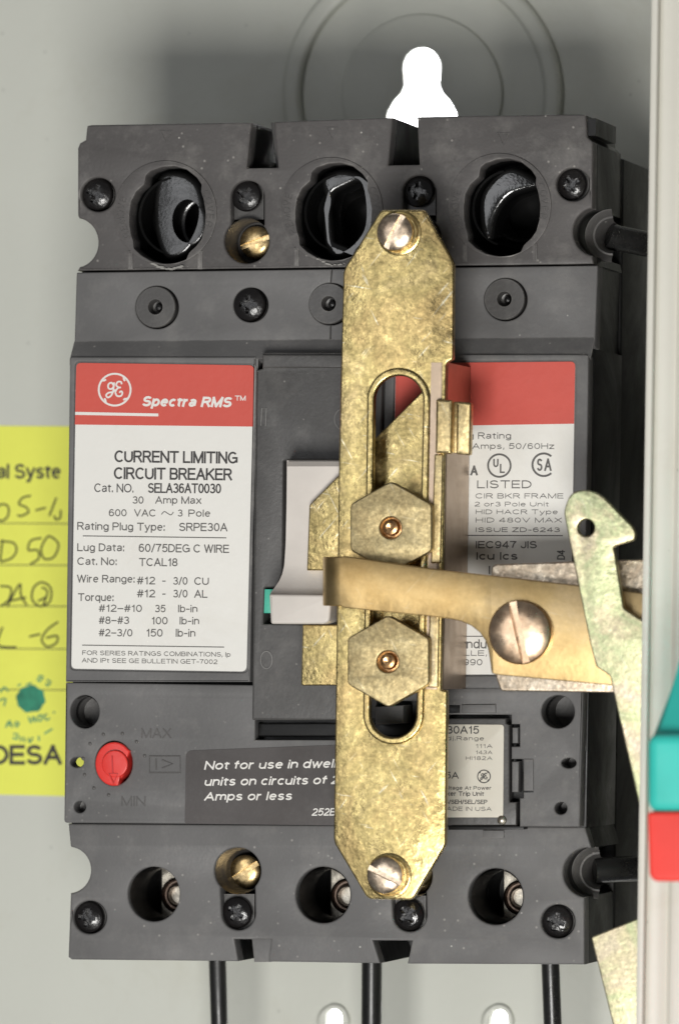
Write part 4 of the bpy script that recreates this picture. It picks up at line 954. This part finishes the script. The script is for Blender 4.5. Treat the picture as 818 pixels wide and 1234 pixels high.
# px on plane HA for the curl centre
xc = 410.0
for dx, h, _t in curl:
    x = xc; yu, yl = up(392), lo(392)
    pu, pl_ = P(xc, up(405)+2.5 - (HA-h)*0.15, HA), P(xc, lo(405)-1.5, HA)
    # outer and inner surfaces
    if _t == 'L': ox_, ix = dx, dx+T; ho = hi = h
    else:
        l = math.hypot(dx, h-(HA-cR)); nx, nh = dx/l, (h-(HA-cR))/l
        ox_, ho = dx, h; ix, hi = dx-nx*T, h-nh*T
    rows.append([(pu.x+ox_, -ho, pu.z), (pl_.x+ox_, -ho, pl_.z), (pl_.x+ix, -hi, pl_.z), (pu.x+ix, -hi, pu.z)])
for x in [414, 430, 460, 490, 515, 528, 540, 548, 556, 562, 568, 573, 578, 582, 584.5, 586.5, 588, 589, 590, 590.8, 591.5, 592.5, 594, 600, 620, 650, 700, 735, 780, 830]:
    pu = P(x, up(x), HA); pl_ = P(x, lo(x), HA)
    rows.append([tuple(pu), tuple(pl_), (pl_.x, pl_.y+T, pl_.z), (pu.x, pu.y+T, pu.z)])
for r_ in rows: v += r_
for i in range(len(rows)-1):
    a = 4*i; b = a+4
    for j in range(4): f.append((a+j, b+j, b+(j+1) % 4, a+(j+1) % 4))
f.append((0, 1, 2, 3)); n = len(v); f.append((n-1, n-2, n-3, n-4))
def bevelled(v, f, w, seg=2, ang=50):
    me = bpy.data.meshes.new('b'); me.from_pydata([tuple(Vector(p)) for p in v], [], f)
    bm = bmesh.new(); bm.from_mesh(me); bmesh.ops.recalc_face_normals(bm, faces=bm.faces)
    ed = [e for e in bm.edges if len(e.link_faces) == 2 and e.calc_face_angle(0) > math.radians(ang)]
    bmesh.ops.bevel(bm, geom=ed, offset=w, segments=seg, affect='EDGES', profile=0.5, clamp_overlap=True)
    bm.verts.index_update()
    v2 = [tuple(q.co) for q in bm.verts]; f2 = [tuple(x.index for x in q.verts) for q in bm.faces]; bm.free(); bpy.data.meshes.remove(me)
    return v2, f2
arm_root = thing('operating_arm', 'curled bronze coloured lever arm crossing the bracket from the handle to the right', 'lever arm', P(600, 750, HA-T))
G().add(bevelled(v, f, 0.3)).mk('arm_plate', M['arm'], arm_root, 40)
slotted(628, 762, 38, HA, 77, M['pivot'], arm_root, 'pivot_screw', 0.3, 0.12, 0.55)

# hook lever
HH = 36.0
hook = [(679, 616), (681, 606), (689, 596), (703, 591), (715, 593), (725, 600.5), (762, 635), (765.5, 643), (764, 650.5), (738.5, 658.5), (740.5, 667), (751, 733), (772, 747), (820, 770), (820, 1150), (812, 1150), (768.5, 965), (744.6, 860), (735, 815), (730, 811), (718, 803.5), (710.5, 774), (680.5, 625)]
hk = G().add(prism(rnd([(679, 615, 10), (688, 591, 20), (718, 590, 18)]+[(x, y, 3) for x, y in hook[6:]], 6), [circ(706, 636, 10, 10.5, 28)], HH, 1.9, 0.3, 3)).mk('hook_lever', M['hook'])
tag(hk, 'greenish yellow zinc lever with hooked tip and small round hole by the enclosure edge', 'lever')
ls = G().add(prism(rnd([(712, 1130, 3), (772, 1106), (840, 1085), (840, 1420), (784, 1420)]), [], 30.0, 1.9, 0.3, 3)).mk('linkage_strip', M['hook'])
tag(ls, 'greenish zinc strip with angled top at the lower right beside the enclosure edge', 'metal strip')

# ================================================================== OUTSIDE HANDLE (teal and red, out of focus)
hdl = thing('switch_handle', 'teal and red plastic switch handle on the outside of the enclosure', 'handle', P(800, 1000, 52))
def loft(rows, mat, name):
    v = []; f = []
    n = len(rows[0])
    for r_ in rows: v += [tuple(P(*p)) for p in r_]
    return v, f
def bevprism(outer, h, depth, w, seg=4):
    a_ = [P(x, y, h) for x, y in outer]; b_ = [p+Vector((0, depth, 0)) for p in a_]; n_ = len(a_)
    return bevelled([tuple(p) for p in a_+b_], [tuple(range(n_)), tuple(range(n_, 2*n_))[::-1]]+[(k, k+n_, (k+1) % n_+n_, (k+1) % n_) for k in range(n_)], w, seg, 12)
HT = 92
G().add(bevprism([(778, 884), (1000, 884), (1000, 980), (778, 980)], HT, 50, 2.2)).mk('teal_grip', M['teal'], hdl, 60)
a_ = [P(779, 900, HT-2), P(1000, 900, HT-2), P(1000, 560, 60), P(905, 560, 60), P(817, 806, 78)]
b_ = [p+Vector((0, 20, 0)) for p in a_]; n_ = len(a_)
G().add(bevelled([tuple(p) for p in a_+b_], [tuple(range(n_)), tuple(range(n_, 2*n_))[::-1]]+[(k, k+n_, (k+1) % n_+n_, (k+1) % n_) for k in range(n_)], 1.8, 4, 12)).mk('sloped_shoulder', M['teal'], hdl, 60)
G().add(bevprism([(779, 978.5), (1000, 978.5), (1000, 1063), (788, 1063), (781.5, 1056)], HT+0.3, 50, 2.0)).mk('red_end', M['redgrip'], hdl, 60)
# bracket that carries the handle on the outside of the enclosure
G().add(box(P(830, 900, 40).x, P(900, 900, 40).x, -45, -20, P(850, 1000, 40).z, P(850, 900, 40).z)).mk('handle_mount', M['teal'], hdl)
